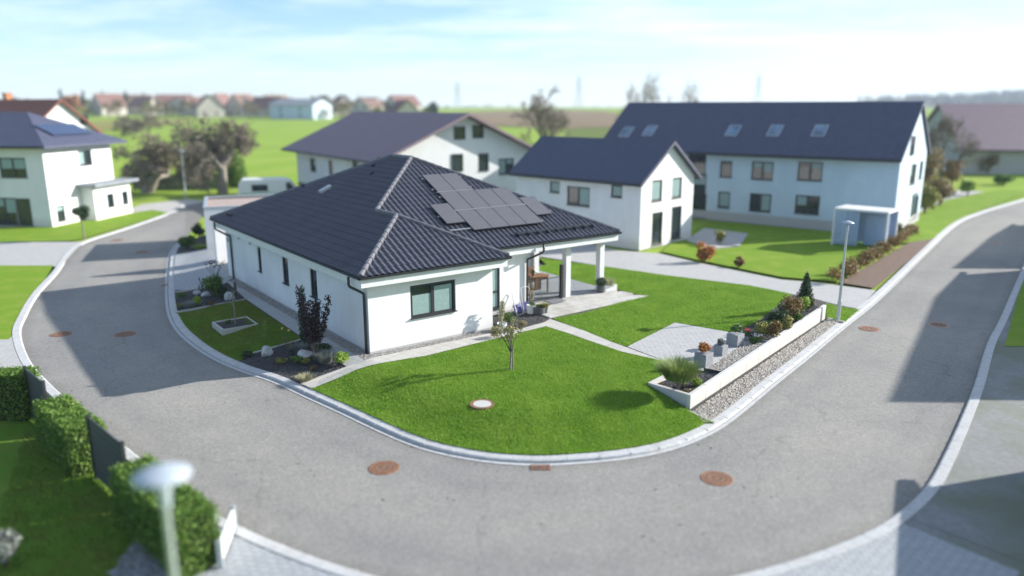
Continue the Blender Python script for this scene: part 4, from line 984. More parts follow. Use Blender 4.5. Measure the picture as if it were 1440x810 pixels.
# ------------------------------------------------------------------ plants
def leafcloud(name, blobs, n, size, mat, parent=None, up=.3, aspect=1.6, shell=.55, width=.38):
    """n leaf faces spread through ellipsoid blobs (x,y,z,rx,ry,rz)"""
    B = np.array(blobs, float); vol = (B[:,3]*B[:,4]*B[:,5])**.7; idx = rng.choice(len(B), n, p=vol/vol.sum())
    d = rng.normal(size=(n,3)); d /= np.linalg.norm(d, axis=1)[:,None]
    r = (shell + (1-shell)*rng.random(n))**1.0 * (rng.random(n)**.22); P = B[idx,:3] + d*r[:,None]*B[idx,3:6]
    nrm = d*.7 + rng.normal(size=(n,3))*.75 + np.array([0,0,up]); nrm /= np.linalg.norm(nrm, axis=1)[:,None]
    t = np.cross(nrm, rng.normal(size=(n,3))); t /= np.linalg.norm(t, axis=1)[:,None]; b = np.cross(nrm, t)
    s = size*rng.uniform(.6,1.35,n)[:,None]
    V = np.stack([P - t*s*aspect*.5, P + b*s*width, P + t*s*aspect*.5, P - b*s*width], 1)
    return mesh_np(name, V, 4, mat, parent)
def tufts(name, n, rad, h, mat, parent=None, lean=.7, wid=.012, base=.08, zc=0):
    a = rng.uniform(0,2*np.pi,n); rr = base*np.sqrt(rng.random(n)); P = np.stack([rr*np.cos(a), rr*np.sin(a), np.full(n, zc)],1)
    hh = h*rng.uniform(.55,1.1,n); ln = rad*rng.uniform(.1,1,n)*lean; a2 = a + rng.normal(0,.5,n); dx, dy = np.cos(a2), np.sin(a2)
    w_ = np.stack([-dy,dx,np.zeros(n)],1)*wid; mid = P + np.stack([dx*ln*.4, dy*ln*.4, hh*.65],1); tip = P + np.stack([dx*ln, dy*ln, hh],1)
    V = np.stack([P-w_, P+w_, mid+w_*.8, mid-w_*.8],1).reshape(-1,3); V2 = np.stack([mid-w_*.8, mid+w_*.8, tip+w_*.1, tip-w_*.1],1).reshape(-1,3)
    return mesh_np(name, np.concatenate([V,V2]), 4, mat, parent)
def blobs_ball(r, n=9, k=.55, seed=0, zs=1.0, zc=None):
    q = random.Random(seed); out = []; zc = r*zs if zc is None else zc
    for i in range(n):
        d = Vector((q.gauss(0,1), q.gauss(0,1), q.gauss(0,1))).normalized() * r*(1-k)*q.uniform(.6,1.1); rr = r*k*q.uniform(.7,1.15)
        out.append((d.x, d.y, max(zc+d.z*zs, rr*zs*.6), rr, rr, rr*zs))
    return out
def stems(mb, n, h, r, spread, seed=0, z0=0, rt=.5):
    q = random.Random(seed)
    for i in range(n):
        a = q.uniform(0,6.28); s = spread*q.uniform(.3,1); hh = h*q.uniform(.75,1.1)
        mb.tube([(q.gauss(0,r),q.gauss(0,r),z0-.05),(math.cos(a)*s*.35,math.sin(a)*s*.35,z0+hh*.5),(math.cos(a)*s,math.sin(a)*s,z0+hh)], [r,r*.75,r*rt], 5)
def shrub(label, cat, x, y, z, r, leaf, n=900, size=.07, zs=1.0, seed=0, group=None, name='shrub', nb=9, stem=True, zc=None, aspect=1.6, k=.55):
    t = thing(name, label, cat, (x, y, z), 0, group); leafcloud('foliage', blobs_ball(r, nb, k, seed, zs, zc), n, size, LEAF[leaf], t, aspect=aspect)
    if stem: mb = MB(); stems(mb, 5, (zc or r*zs)*1.1, .018*max(.6, r/.5), r*.6, seed); mb.build('stem', MT['bark'], t)
    return t
def wpt(px, py): x, y = PH(px, py); return x, y, float(hlot([(x,y)])[0])
# -- left beds
def px_shrub(px, py, *a, **k): lb, cat = a[0], a[1]; x, y, z = wpt(px, py); return shrub(lb, cat, x, y, z, *a[2:], **k)
px_shrub(264,349,'large round dark green bush at the driveway corner','bush',.78,'green',2600,.075,zs=.72,seed=3)
px_shrub(281,336,'dark green bush close to the garage wall','bush',.62,'dark',1700,.075,zs=1.05,seed=4)
x, y, z = wpt(284,349); t = thing('grass_clump','small bright green grass clump between bush and garage','grass clump',(x,y,z)); tufts('blades',260,.5,.22,LEAF['lime'],t,1.0,.014,.45)
px_shrub(302,419,'tall upright green shrub in the middle of the entrance bed','shrub',.52,'green',2000,.07,zs=1.25,seed=5)
px_shrub(316,418,'low dark juniper beside the tall shrub of the entrance bed','shrub',.50,'dark',1300,.05,zs=.62,seed=6)
px_shrub(279,430,'yellow green perennial in front of the entrance bed shrub','perennial',.30,'lime',500,.06,zs=.9,seed=7,stem=False)
x,y,z = wpt(270,433); t = thing('lavender','grey lavender clump at the front of the entrance bed','lavender',(x,y,z)); tufts('blades',420,.42,.30,LEAF['lav'],t,1.0,.010,.28)
px_shrub(256,422,'sparse green perennial near the kerb in the entrance bed','perennial',.26,'green',260,.06,zs=.9,seed=8,stem=False)
px_shrub(253,434,'small green leafy plant at the kerb corner of the entrance bed','perennial',.20,'olive',160,.05,zs=.8,seed=9,stem=False)
px_shrub(298,430,'low reddish plant between shrub and edging','perennial',.22,'redb',200,.05,zs=.6,seed=10,stem=False)
x,y,z = wpt(285,418); t = thing('dry_stalks','dark dry flower stalks beside a white rock','dry plant',(x,y,z)); mb = MB(); stems(mb,9,.85,.008,.22,3)
for k in range(14): mb.obox((rnd.gauss(0,.12),rnd.gauss(0,.12),rnd.uniform(.45,.9)),((1,0,0),(0,1,0),(0,0,1)),.05,.05,.07)
mb.build('stalks', MT['bark'], t)
t = thing('bare_shrub','bare dark twiggy shrub rising behind the tall green shrub','shrub',wpt(304,409)); mb = MB(); q = random.Random(5)
for k in range(7):
    a = q.uniform(0,6.28); mb.tube([(0,0,0),(math.cos(a)*.15,math.sin(a)*.15,.8),(math.cos(a)*.42,math.sin(a)*.42,1.35),(math.cos(a+.4)*.55,math.sin(a+.4)*.5,1.5)],[.016,.012,.008,.004],5)
mb.build('twigs', MT['bark'], t); leafcloud('foliage',[(0,0,1.35,.55,.55,.22)],90,.06,LEAF['purple'],t)
x,y,z = wpt(332,419); t = thing('bollard_light','slim black bollard light at the corner of the side path','garden light',(x,y,z))
mb = MB(); mb.lathe([(.055,0),(.055,.62),(.0,.62)],12); mb.build('post',MT['black'],t); mb = MB(); mb.lathe([(.05,.622),(.05,.70),(.062,.70),(.062,.74),(0,.74)],12); mb.build('lamp_head',MT['anth'],t)
def rock(label, px, py, s, seed, squash=.75):
    x, y, z = wpt(px, py); bm = bmesh.new(); bmesh.ops.create_icosphere(bm, subdivisions=3, radius=s); q = random.Random(seed)
    ds = [(Vector((q.gauss(0,1),q.gauss(0,1),q.gauss(0,1))).normalized(), q.uniform(.62,.95)) for _ in range(14)]
    for v in bm.verts:
        for d, k in ds:
            e = v.co.dot(d) - s*k
            if e > 0: v.co -= d*e
        v.co.z *= squash
    me = bpy.data.meshes.new('rock'); bm.to_mesh(me); bm.free(); me.materials.append(MT['rock']); o = link_mesh('rock', me); o.location = (x,y,z+s*squash*.45); o.rotation_euler = (0,0,q.uniform(0,6)); tag(o,label,'rock')
rock('upright white rock at the path side of the entrance bed',323,421,.24,1,1.1); rock('flat pale rock under the twiggy shrub near the paving',290,417,.24,2,.7); rock('pale boulder at the paving edge of the entrance bed',277,413,.19,9,.7)
rock('pointed white rock at the lawn edge of the corner bed',375,499,.25,3,1.0); rock('white boulder at the foot of the purple shrub',430,503,.30,4,.8)
# -- sapling in its small framed bed on the side lawn
x,y,z = wpt(331,459); z += .05; fb = thing('tree_surround','small square stone surround filled with dark soil on the side lawn','tree surround',(x,y,z),HA)
for k,(x0,x1,y0,y1) in enumerate(((-.72,.72,-.72,-.64),(-.72,.72,.64,.72),(-.72,-.64,-.635,.635),(.64,.72,-.635,.635))):
    mb = MB(); mb.box(x0,x1,y0,y1,-.25,.10); mb.build('edge_stone',MT['conc'],fb)
mb = MB(); mb.box(-.64,.64,-.64,.64,-.05,.055); mb.build('soil',MT['soil'],fb)
t = thing('sapling','pale bare sapling growing in the square stone surround','sapling',(x,y,z+.05)); mb = MB(); mb.tube([(0,0,0),(.02,0,.5),(-.02,.02,1.0),(-.01,.02,1.45)],[.03,.026,.02,.008],6); mb.build('trunk',MT['barkl'],t); mb = MB(); q = random.Random(2)
for k in range(12):
    z0 = q.uniform(.75,1.25); a = q.uniform(0,6.28); l = q.uniform(.2,.42); mb.tube([(-.01,.01,z0),(math.cos(a)*l*.5,math.sin(a)*l*.5,z0+.12),(math.cos(a)*l,math.sin(a)*l,z0+.42)],[.011,.008,.003],4)
mb.build('branches',MT['barkl'],t)
t = thing('ground_plant','small green plants at the foot of the bare sapling','perennial',(x-.28,y,z+.055)); leafcloud('foliage',blobs_ball(.18,6,.6,3,.6),160,.05,LEAF['green'],t)
x,y,z = wpt(373,474); t = thing('seedling_tree','tiny thin seedling on the side lawn near the path','sapling',(x,y,z)); mb = MB(); mb.tube([(0,0,0),(.02,.02,.4),(0,.03,.75)],[.012,.009,.003],5); mb.build('stem',MT['barkl'],t); leafcloud('foliage',[(0,0,.5,.12,.12,.25),(0,0,.05,.3,.3,.05)],60,.05,LEAF['lime'],t)
# -- corner bed with the purple shrub
x,y,z = wpt(443,506); t = thing('purple_shrub','tall multi stemmed purple leaved shrub in the corner bed','shrub',(x,y,z)); mb = MB(); q = random.Random(8)
bl = []
for k in range(8):
    a = q.uniform(0,6.28); s = q.uniform(.15,.62); top = q.uniform(1.75,2.55); mb.tube([(q.gauss(0,.05),q.gauss(0,.05),0),(math.cos(a)*s*.3,math.sin(a)*s*.3,.9),(math.cos(a)*s,math.sin(a)*s,top)],[.028,.02,.008],6)
    for j in range(5):
        f = .42+.58*j/4; bl.append((math.cos(a)*s*f*1.0,math.sin(a)*s*f,top*f,.27-.13*f,.27-.13*f,.30))
mb.build('stem',MT['bark'],t); leafcloud('foliage',bl,2600,.075,LEAF['purple'],t,shell=.3)
x,y,z = wpt(429,489); t = thing('columnar_conifer','slim dark green columnar conifer behind the purple shrub','conifer',(x,y,z)); leafcloud('foliage',[(0,0,.25+.14*k,.24-.012*abs(k-5),.24-.012*abs(k-5),.22) for k in range(15)],2400,.05,LEAF['dark'],t,shell=.6); mb=MB(); mb.tube([(0,0,0),(0,0,1.6)],[.03,.01],5); mb.build('trunk',MT['bark'],t)
for px,py,leaf,r,h,lb in ((424,497,'lav',.42,.36,'rounded silver lavender below the columnar conifer'),(458,510,'lav',.40,.42,'silver lavender to the right of the white boulder'),(430,536,'straw',.34,.22,'pale straw coloured grass tuft near the kerb')):
    x,y,z = wpt(px,py); t = thing('lavender' if leaf=='lav' else 'grass_tuft',lb,'lavender' if leaf=='lav' else 'grass tuft',(x,y,z)); tufts('blades',520,r,h,LEAF[leaf],t,1.0,.009,r*.55)
px_shrub(482,512,'bright yellow green shrub at the right end of the corner bed','shrub',.34,'lime',900,.06,zs=.75,seed=12)
px_shrub(418,511,'low green cushion plant left of the white boulder','shrub',.30,'green',600,.05,zs=.55,seed=13); px_shrub(430,512,'low olive cushion plant before the white boulder','shrub',.24,'olive',400,.05,zs=.6,seed=23)
px_shrub(395,512,'flat olive perennial in the middle of the corner bed','perennial',.28,'olive',260,.05,zs=.5,seed=14,stem=False)
px_shrub(455,492,'low dark ground cover between lavender and side path','shrub',.46,'dark',700,.05,zs=.3,seed=15,stem=False)
px_shrub(350,502,'flat dark juniper at the kerb corner of the side lawn','shrub',.34,'dark',420,.05,zs=.35,seed=16,stem=False)
px_shrub(411,493,'thin reddish perennial at the edging behind the rock','perennial',.25,'redb',130,.05,zs=.8,seed=17)
px_shrub(442,521,'reddish brown low plant under the purple shrub','perennial',.18,'redb',160,.04,zs=.6,seed=18,stem=False)
x,y,z = wpt(402,488); t = thing('yellow_flower','thin stem with pale yellow blooms at the lawn edging','flower',(x,y,z)); mb=MB()
for k in range(3): mb.tube([(0,0,0),(.05*k-.05,.02,.4),(.12*k-.10,.03,.72-.05*k)],[.008,.006,.004],4)
mb.build('stem',MT['twig'],t); leafcloud('bloom',[(-.10,.03,.72,.05,.05,.04)],22,.045,LEAF['yellow'],t); leafcloud('bloom',[(.14,.03,.64,.05,.05,.04)],22,.045,LEAF['yellow'],t)
# -- young tree on the front lawn
x,y,z = wpt(717,521); t = thing('lawn_tree','small leaning young tree with thin autumn leaves on the front lawn','tree',(x,y,z)); mb = MB(); mb.tube([(0,0,0),(.03,0,.4),(.05,0,.75)],[.036,.033,.03],8); mb.build('trunk',MT['barkl'],t)
mb=MB(); mb.tube([(.10,-.05,0),(.105,-.05,.78)],.024,7); mb.build('support_stake',MT['barkl'],t)
mb=MB(); q=random.Random(4); bl=[]
for k in range(11):
    a=q.uniform(0,6.28); s=q.uniform(.2,.5); tp=q.uniform(1.1,1.75); bx=.04-.22*(tp-.7); mb.tube([(.05,0,q.uniform(.55,.8)),(bx*.5+math.cos(a)*s*.5,math.sin(a)*s*.5,.5+tp*.42),(bx+math.cos(a)*s,math.sin(a)*s,tp)],[.018,.011,.004],5)
    bl.append((bx+math.cos(a)*s,math.sin(a)*s,tp,.19,.19,.20)); bl.append((bx*.7+math.cos(a)*s*.7,math.sin(a)*s*.7,.45+tp*.5,.15,.15,.16))
mb.build('branches',MT['bark'],t); leafcloud('crown',bl,360,.062,LEAF['lawntree'],t,shell=.2)
# -- patio bed and pots
def pot(mb, r, h, taper=.8, n=20): mb.lathe([(0,0),(r*taper,0),(r,h),(r*.9,h),(r*.86,h-.04),(0,h-.05)], n)
x,y,z = wpt(706,466); t = thing('potted_shrub','white pot with a thin pale green shrub in the patio bed','potted plant',(x,y,z)); mb=MB(); pot(mb,.20,.34); mb.build('pot',MT['potw'],t); mb=MB(); stems(mb,4,.7,.012,.12,3,.3); mb.build('stem',MT['barkl'],t); leafcloud('foliage',[(0,0,.85,.18,.18,.24),(0.02,0,1.12,.12,.12,.2),(-.05,0,.6,.15,.15,.15)],420,.05,LEAF['straw'],t)
for px,py,leaf,r,sd,lb in ((716,455,'green',.36,31,'green shrub under the tall window'),(697,468,'green',.26,32,'small green shrub at the wall corner of the patio bed'),(720,467,'redb',.22,33,'small reddish shrub at the front of the patio bed'),(735,461,'pinkish',.24,34,'dry pinkish plant near the tip of the patio bed'),(700,476,'pinkish',.34,35,'brownish sprawling plant beside the house corner')):
    px_shrub(px,py,lb,'shrub',r,leaf,450,.05,zs=.75,seed=sd)
def pot_thing(name,label,cat,px,py,r,h,mat,leaf=None,pr=.2,ph=.2,n=300,z=None):
    x,y,z0=wpt(px,py); t=thing(name,label,cat,(x,y,z if z is not None else z0+.04)); mb=MB(); pot(mb,r,h); mb.build('pot',mat,t)
    if leaf: leafcloud('foliage',[(0,0,h+ph*.5,pr,pr,ph*.6),(pr*.4,0,h+ph*.3,pr*.7,pr*.7,ph*.5)],n,.05,LEAF[leaf],t)
    return t
t = pot_thing('stone_pot','pale stone pot with tall thin reddish twigs beside the downpipe','potted plant',747,441.5,.21,.36,MT['potw'],'green',.17,.12,120); mb=MB(); stems(mb,6,1.35,.009,.18,9,.32); mb.build('twigs',MT['twig'],t); leafcloud('leaves',[(0,0,.95,.16,.16,.55)],90,.05,LEAF['redb'],t)
pot_thing('round_pot','wide dark grey round pot between the stone pot and steps','flower pot',758,442,.30,.30,MT['potd'],'green',.2,.10,120)
x,y,z = wpt(766,441.5); t = thing('yellow_grass_pot','small dark pot with yellowish grass at the steps','potted plant',(x,y,z+.04)); mb=MB(); pot(mb,.14,.22); mb.build('pot',MT['potd'],t); tufts('foliage',220,.25,.28,LEAF['olive'],t,1.0,.010,.10,.2)
mb=MB(); pot(mb,.07,.11,.75,14); mb.build('pot',MT['potd'],pot_tab:=bpy.data.objects['flower_pot']); leafcloud('foliage',[(0,0,.2,.11,.11,.12)],120,.045,LEAF['lime'],pot_tab)
t = thing('boxwood_pot','round clipped boxwood in a dark pot before the outer column','potted plant',abz(13.05,bm_-.28,ZT-.003)); mb=MB(); pot(mb,.19,.36,.85); mb.build('pot',MT['potd'],t); leafcloud('foliage',[(0,0,.50,.30,.30,.24)],1500,.035,LEAF['dark'],t,shell=.75)
t = thing('trough_planter','long grey trough with sparse grasses beside the outer column','planter',abz(13.62,bm_-.22,ZT-.003),HA); mb=MB(); mb.box(-.38,.38,-.15,.15,0,.26); mb.build('trough',MT['potw'],t,bevel=.01); tufts('foliage',150,.3,.4,LEAF['straw'],t,.8,.008,.25,.24)
# -- the three square planters on the paved strip
for px,py,s,leaf,lb,sd,r in ((989,513,.46,'orange','grey cube planter with orange leaved plant nearest the corner bed',41,.30),(1013,498,.36,'lav','smallest grey cube planter with a grey green tuft',42,.19),(1033.5,485,.46,'green','grey cube planter with green plant nearest the shrub bed',43,.30)):
    x,y = W(px,py,.50); t = thing('cube_planter',lb,'planter',(x,y,.503),HA+R(6),'grey cube planters on the paved strip'); mb=MB(); mb.box(-s/2,s/2,-s/2,s/2,0,s*.95); mb.build('box',MT['potg'],t,bevel=.012)
    leafcloud('foliage',[(b[0],b[1],b[2]+s*.9,b[3],b[4],b[5]) for b in blobs_ball(r,8,.6,sd,.7)],700,.06,LEAF[leaf],t,shell=.4)
# -- corner bed at the wall: pine bush, cushion, dry tufts
def wsh(px,py,zg,label,cat,r,leaf,n,size,**k): x,y=W(px,py,zg); return shrub(label,cat,x,y,float(wz([(x,y)])[0])-.02,r,leaf,n,size,**k)
x,y = W(953,549,.5); t = thing('dwarf_pine','bushy dwarf pine on a short trunk in the corner bed','pine',(x,y,.47)); mb=MB(); stems(mb,5,.62,.022,.3,6); mb.build('trunk',MT['bark'],t)
n=2600; tufts('foliage',n,.62,.52,LEAF['pine'],t,.9,.008,.42,.42)
wsh(980,543,.5,'round bright green cushion plant in the corner bed','shrub',.22,'lime',900,.035,zs=.75,seed=51,k=.75)
wsh(961,542,.5,'dry brown tuft beside the dwarf pine trunk','dry plant',.16,'straw',260,.04,zs=.7,seed=52,stem=False)
wsh(978,533,.5,'sparse reddish sprig at the metal edging','dry plant',.17,'redb',70,.04,zs=1.1,seed=53); wsh(930,541,.45,'tiny reddish ground plant in the tip of the corner bed','perennial',.13,'redb',110,.035,zs=.5,seed=54,stem=False)
wsh(966,550,.5,'low brown plant by the wall corner','perennial',.13,'pinkish',140,.035,zs=.5,seed=55,stem=False)
# -- shrub bed behind the long wall
for px,py,r,leaf,n,zs,sd,lb in ((1060,481,.26,'green',420,.6,60,'low green plant with white blooms at the gravel end of the shrub bed'),(1072,474,.44,'olive',1100,.9,61,'olive shrub behind the red flowers'),(1087,477,.40,'redb',1100,1.05,62,'rusty brown shrub at the middle of the planter wall'),(1093,463,.50,'dark',1500,.95,63,'dark green shrub at the lawn side of the shrub bed'),(1103,465,.44,'olive',1200,.95,64,'yellow green shrub close to the wall in mid bed'),(1112,449,.62,'redb',1900,1.0,65,'largest reddish brown shrub before the dark conifer'),(1102,446,.42,'dark',900,.9,66,'dark shrub at the lawn edge behind the reddish shrub'),(1126,441,.46,'lime',1300,.95,67,'yellow green shrub between reddish shrub and wall end'),(1139,432,.26,'pinkish',420,.9,68,'small pinkish shrub at the far end of the wall'),(1080,467,.36,'green',800,.8,69,'green shrub at the lawn side above the red flowers'),(1119,452,.36,'green',900,.8,70,'green shrub at the foot of the largest reddish shrub')):
    wsh(px,py,.6,lb,'shrub',r,leaf,n,.06,zs=zs,seed=sd)
x,y = W(1050,473,.55); t = thing('red_flowers','red flowering plant at the board of the shrub bed','flower',(x,y,.56)); leafcloud('foliage',[(0,0,.12,.2,.2,.13)],160,.05,LEAF['green'],t); leafcloud('blooms',[(0,0,.25,.17,.17,.09)],45,.05,LEAF['red'],t)
x,y = W(1064,479,.6); t = thing('white_flowers','white blooms beside the red flowers near the planter gravel','flower',(x,y,.60)); leafcloud('foliage',[(0,0,.1,.25,.2,.1)],150,.045,LEAF['olive'],t); leafcloud('blooms',[(0,0,.22,.25,.2,.06)],40,.05,LEAF['white'],t)
x,y = W(1131,432,.6); t = thing('cone_conifer','dark green cone shaped conifer at the far end of the shrub bed','conifer',(x,y,.58)); leafcloud('foliage',[(0,0,.2+.105*k,.50-.032*k,.50-.032*k,.20) for k in range(13)],4200,.055,LEAF['dark'],t,shell=.55); mb=MB(); mb.tube([(0,0,0),(0,0,1.2)],[.05,.02],6); mb.build('trunk',MT['bark'],t)

# ------------------------------------------------------------------ street lamps
def lamp(label, x, y, z, H, hd, rz=0, pole=.06):
    t = thing('street_lamp', label, 'street lamp', (x,y,z), rz, 'disc headed street lamps along the road')
    mb=MB(); mb.lathe([(pole*1.35,0),(pole*1.3,.9),(pole,.95),(pole*.72,H-.55),(0,H-.55)],14); mb.build('pole',MT['galv'],t,smooth=False)
    mb=MB(); mb.lathe([(pole*.9,H-.6),(hd*.10,H-.55),(hd*.125,H-.30),(hd*.10,H-.16),(0,H-.16)],18); mb.build('lamp_body',MT['lampgrey'],t,smooth=True)
    mb=MB(); mb.lathe([(0,H-.14),(hd*.3,H-.15),(hd*.5,H-.165),(hd*.505,H-.15),(hd*.36,H-.10),(hd*.12,H-.06),(0,H-.05)],30); mb.build('lamp_shade',MT['lampgrey'],t,smooth=True); return t
# near lamp: foot in the garden verge at the lower left
r_ = ray(226,655); dd = 9.1; tt = dd/(r_[1]*math.cos(PITCH)-r_[2]*math.sin(PITCH)); lamp('large near street lamp beside the hedge at the lower left', r_[0]*tt, r_[1]*tt, .05, CAMH+r_[2]*tt-.02, .66)
x,y = W(1178,452,.06); lamp('slim street lamp on the small verge at the end of the planter wall', x,y,.06, 4.4, .5)
x,y = W(261.5,279.5); lamp('distant street lamp before the dark fence panels', x,y,.0, 4.9, .62)


# ------------------------------------------------------------------ hedge and fence at the lower left
def hedge(label, p, q, wd, h, leaf, n, cat='hedge', z=.05, size=.05):
    n = int(n*2.6)
    L_ = math.dist(p,q); t = thing('hedge',label,cat,((p[0]+q[0])/2,(p[1]+q[1])/2,z),math.atan2(q[1]-p[1],q[0]-p[0]))
    V=[]; 
    P = rng.uniform((-L_/2,-wd/2,.05),(L_/2,wd/2,h),(n,3)); ax = rng.choice(4,n,p=[.34,.26,.26,.14])
    j = rng.normal(0,.035,n) + .16*(vnoise(P[:,:2]*1.0+P[:,2:3]+9, 3.0, 5)-.5); P[ax==0,2]=h+j[ax==0]; P[ax==1,1]=wd/2+j[ax==1]; P[ax==2,1]=-wd/2+j[ax==2]; m=ax==3; P[m,0]=np.where(rng.random(m.sum())<.5,-1,1)*L_/2+j[m]
    nr = rng.normal(size=(n,3))+np.array([0,0,.4]); nr/=np.linalg.norm(nr,axis=1)[:,None]; tt=np.cross(nr,rng.normal(size=(n,3))); tt/=np.linalg.norm(tt,axis=1)[:,None]; b=np.cross(nr,tt); s=size*rng.uniform(.6,1.3,n)[:,None]
    mesh_np('foliage',np.stack([P-tt*s*.7,P+b*s*.4,P+tt*s*.7,P-b*s*.4],1),4,LEAF[leaf],t)
    mb=MB(); mb.box(-L_/2+.06,L_/2-.06,-wd/2+.06,wd/2-.06,0,h-.06); mb.build('dark_core',M_noise('hedge_core_'+leaf,(.012,.02,.006),(.03,.045,.014),9,.95),t); return t  # dark box behind the leaves: the hedge's inner shade put into its colour
hl = [W(*q) for q in ((-40,572),(62,590),(92,618),(160,672),(196,716),(262,792))]
def lerp(a,b,t): return (a[0]+(b[0]-a[0])*t,a[1]+(b[1]-a[1])*t)
G0 = W(40,585); G1 = W(262,792)
def GL(t): return lerp(G0,G1,t)
hedge('dark hedge at the left frame edge behind the grey panel', W(-70,585), W(52,588), .8, 1.35,'hedge',6500)
hedge('short green hedge between two dark fence panels', GL(.24), GL(.50), .85, 1.2,'hedge',6000)
hedge('nearest green hedge beside the street lamp', GL(.76), GL(1.06), .85, 1.28,'hedge',6500)
def fpanel(label, p, q, h, z=.05):
    L_=math.dist(p,q); t=thing('fence_panel',label,'fence panel',((p[0]+q[0])/2,(p[1]+q[1])/2,z),math.atan2(q[1]-p[1],q[0]-p[0]),'dark grey fence panels between the hedges'); mb=MB()
    for k in range(9): mb.box(-L_/2+.04,L_/2-.04,-.015,.015,.06+k*(h-.08)/9,.06+(k+.93)*(h-.08)/9)
    mb.build('board_panel',MT['fence'],t)
    for s in (-1,1): mb=MB(); mb.box(s*L_/2-.04,s*L_/2+.04,-.04,.04,0,h+.03); mb.build('post',MT['anth'],t)
fpanel('dark grey fence panel at the left end of the hedge row', GL(.04), GL(.20), 1.6); fpanel('dark grey fence panel behind the near street lamp', GL(.53), GL(.73), 1.65)
gr = [W(*q) for q in ((170,790),(205,745),(252,800),(262,840),(140,850))]
drape('garden_gravel', gr, .065, MT['pebblebed'], 2, flat(0)); stones('garden_gravel_stones', gr, 320, .04, M_island('blue_grey_stones',[(.12,.13,.15),(.22,.24,.27),(.30,.32,.36)]), flat(.07))
x,y = W(8,800); shrub('pale flowering bush at the lower left frame edge','bush',x,y,.05,.42,'lav',1500,.06,seed=77)
ga = W(312,800); gb = W(330,752); t = thing('garden_gate','low white gate beside the nearest hedge','gate',(ga[0],ga[1],.06),math.atan2(gb[1]-ga[1],gb[0]-ga[0])); gl=math.dist(ga,gb)
mb=MB(); mb.box(0,gl,-.03,.03,.1,.55); mb.build('gate_panel',MT['white'],t,bevel=.01); 
for xx in (-.06,gl+.06): mb=MB(); mb.box(xx-.05,xx+.05,-.05,.05,0,.60); mb.build('post',MT['galv'],t)

# ------------------------------------------------------------------ trees
def bare_tree(seed, H, tr, spread=.55, levels=5, droop=0., nb=(3,4), trunk=.3, shrink=(.66,.86), minr=.006):
    q = random.Random(seed); T1, T2 = MB(), MB()
    def grow(p, d, L_, r, lv):
        n = 3; pts=[p]; rs=[r]; dd = d.copy()
        for i in range(n):
            dd = (dd + Vector((q.gauss(0,.13),q.gauss(0,.13),q.gauss(0,.10)+.05-droop*(lv>=3)))).normalized(); pts.append(pts[-1]+dd*L_/n); rs.append(max(minr, r*(1-.42*(i+1)/n)))
        (T1 if lv < 3 else T2).tube(pts, rs, 7 if lv<2 else (5 if lv<3 else 3), cap=False)
        if lv >= levels: return
        k = q.randint(*nb) + (1 if lv>=3 else 0)
        for i in range(k):
            f = q.uniform(.45,1.0) if i else 1.0; idx=min(n-1,int(f*n)); bp = pts[idx].lerp(pts[idx+1], f*n-idx if f<1 else 1)
            side = Vector((q.gauss(0,1),q.gauss(0,1),q.gauss(0,.45)+.15)); side -= dd*side.dot(dd); side = side.normalized() if side.length>1e-4 else Vector((1,0,0))
            nd = (dd*(1-spread*q.uniform(.7,1.25)) + side*spread*q.uniform(.8,1.3)).normalized()
            grow(bp, nd, L_*q.uniform(*shrink)*(1 if lv<4 else .85), r*(.55 if i else .62)*q.uniform(.8,1.1), lv+1)
    grow(Vector((0,0,-.1)), Vector((q.gauss(0,.06),q.gauss(0,.06),1)).normalized(), H*trunk, tr, 0)
    return T1, T2
def normalise(T1, T2, H, Wd=None):
    zs = max(v[2] for v in T1.v+T2.v); k = H/zs; kx = k
    if Wd: kx = Wd/ (max(v[0] for v in T1.v+T2.v)-min(v[0] for v in T1.v+T2.v))
    for m in (T1,T2): m.v = [(a*kx,b*kx,c*k) for a,b,c in m.v]
def tree_bare(label, x,y,z,H,seed,Wd=None,tr=.25,mat='bark',tw='twig',group=None,ftw=0,**k):
    T1,T2 = bare_tree(seed,H,tr,**k); normalise(T1,T2,H,Wd); t = thing('bare_tree',label,'tree',(x,y,z),0,group); T1.build('trunk',MT[mat],t,smooth=True); T2.build('crown',MT[tw],t)
    pts=np.array(T2.v); pk=pts[rng.integers(0,len(pts),ftw)]; sz=max(.16,k.get('minr',.006)*16); leafcloud('fine_twigs',[(a,b,c,.45*H/9,.45*H/9,.45*H/9) for a,b,c in pk[:400]],ftw,sz*1.6,LEAF['twigs'],t,aspect=2.2,shell=.1,up=0,width=.05) if ftw else None
    return t
def at_field(px,py): return fieldpx([(px,py)])[0]
def pt_tree(px,py,H,seed,label,**k):
    x,y = at_field(px,py); return tree_bare(label,x,y,float(T(np.float64(x),np.float64(y))),H,seed,**k)
# the willow-like tree by the fence, the one behind the left house, orchard trees on the meadow
tree_bare('leafless spreading tree with drooping twigs beside the tall hedge', *W(314,272), 0, 8.4, 21, Wd=8.6, tr=.36, mat='barkl', tw='twig', levels=6, droop=.16, spread=.60, trunk=.20, nb=(3,4), minr=.012, ftw=6500)
tree_bare('low knotty bare tree between left house and dark fence', *W(207,270), 0, 6.3, 22, Wd=7.2, tr=.34, mat='barkl', tw='twig', levels=6, droop=.05, spread=.75, trunk=.22, nb=(2,4), minr=.015, ftw=3000)
pt_tree(210,196,7.0,23,'small bare orchard tree on the green meadow',Wd=7,tr=.25,levels=5,spread=.7,minr=.03); pt_tree(172,192,5.5,24,'stunted bare orchard tree near the left house roof',Wd=8,tr=.25,levels=5,spread=.8,minr=.03)
tb_ = W(765,225); tree_bare('tall bare tree standing on the meadow behind the houses', AtY(765,200,108)[0],108,.3,12.2,31,Wd=9.0,tr=.34,levels=5,spread=.46,trunk=.24,nb=(3,4),minr=.026)
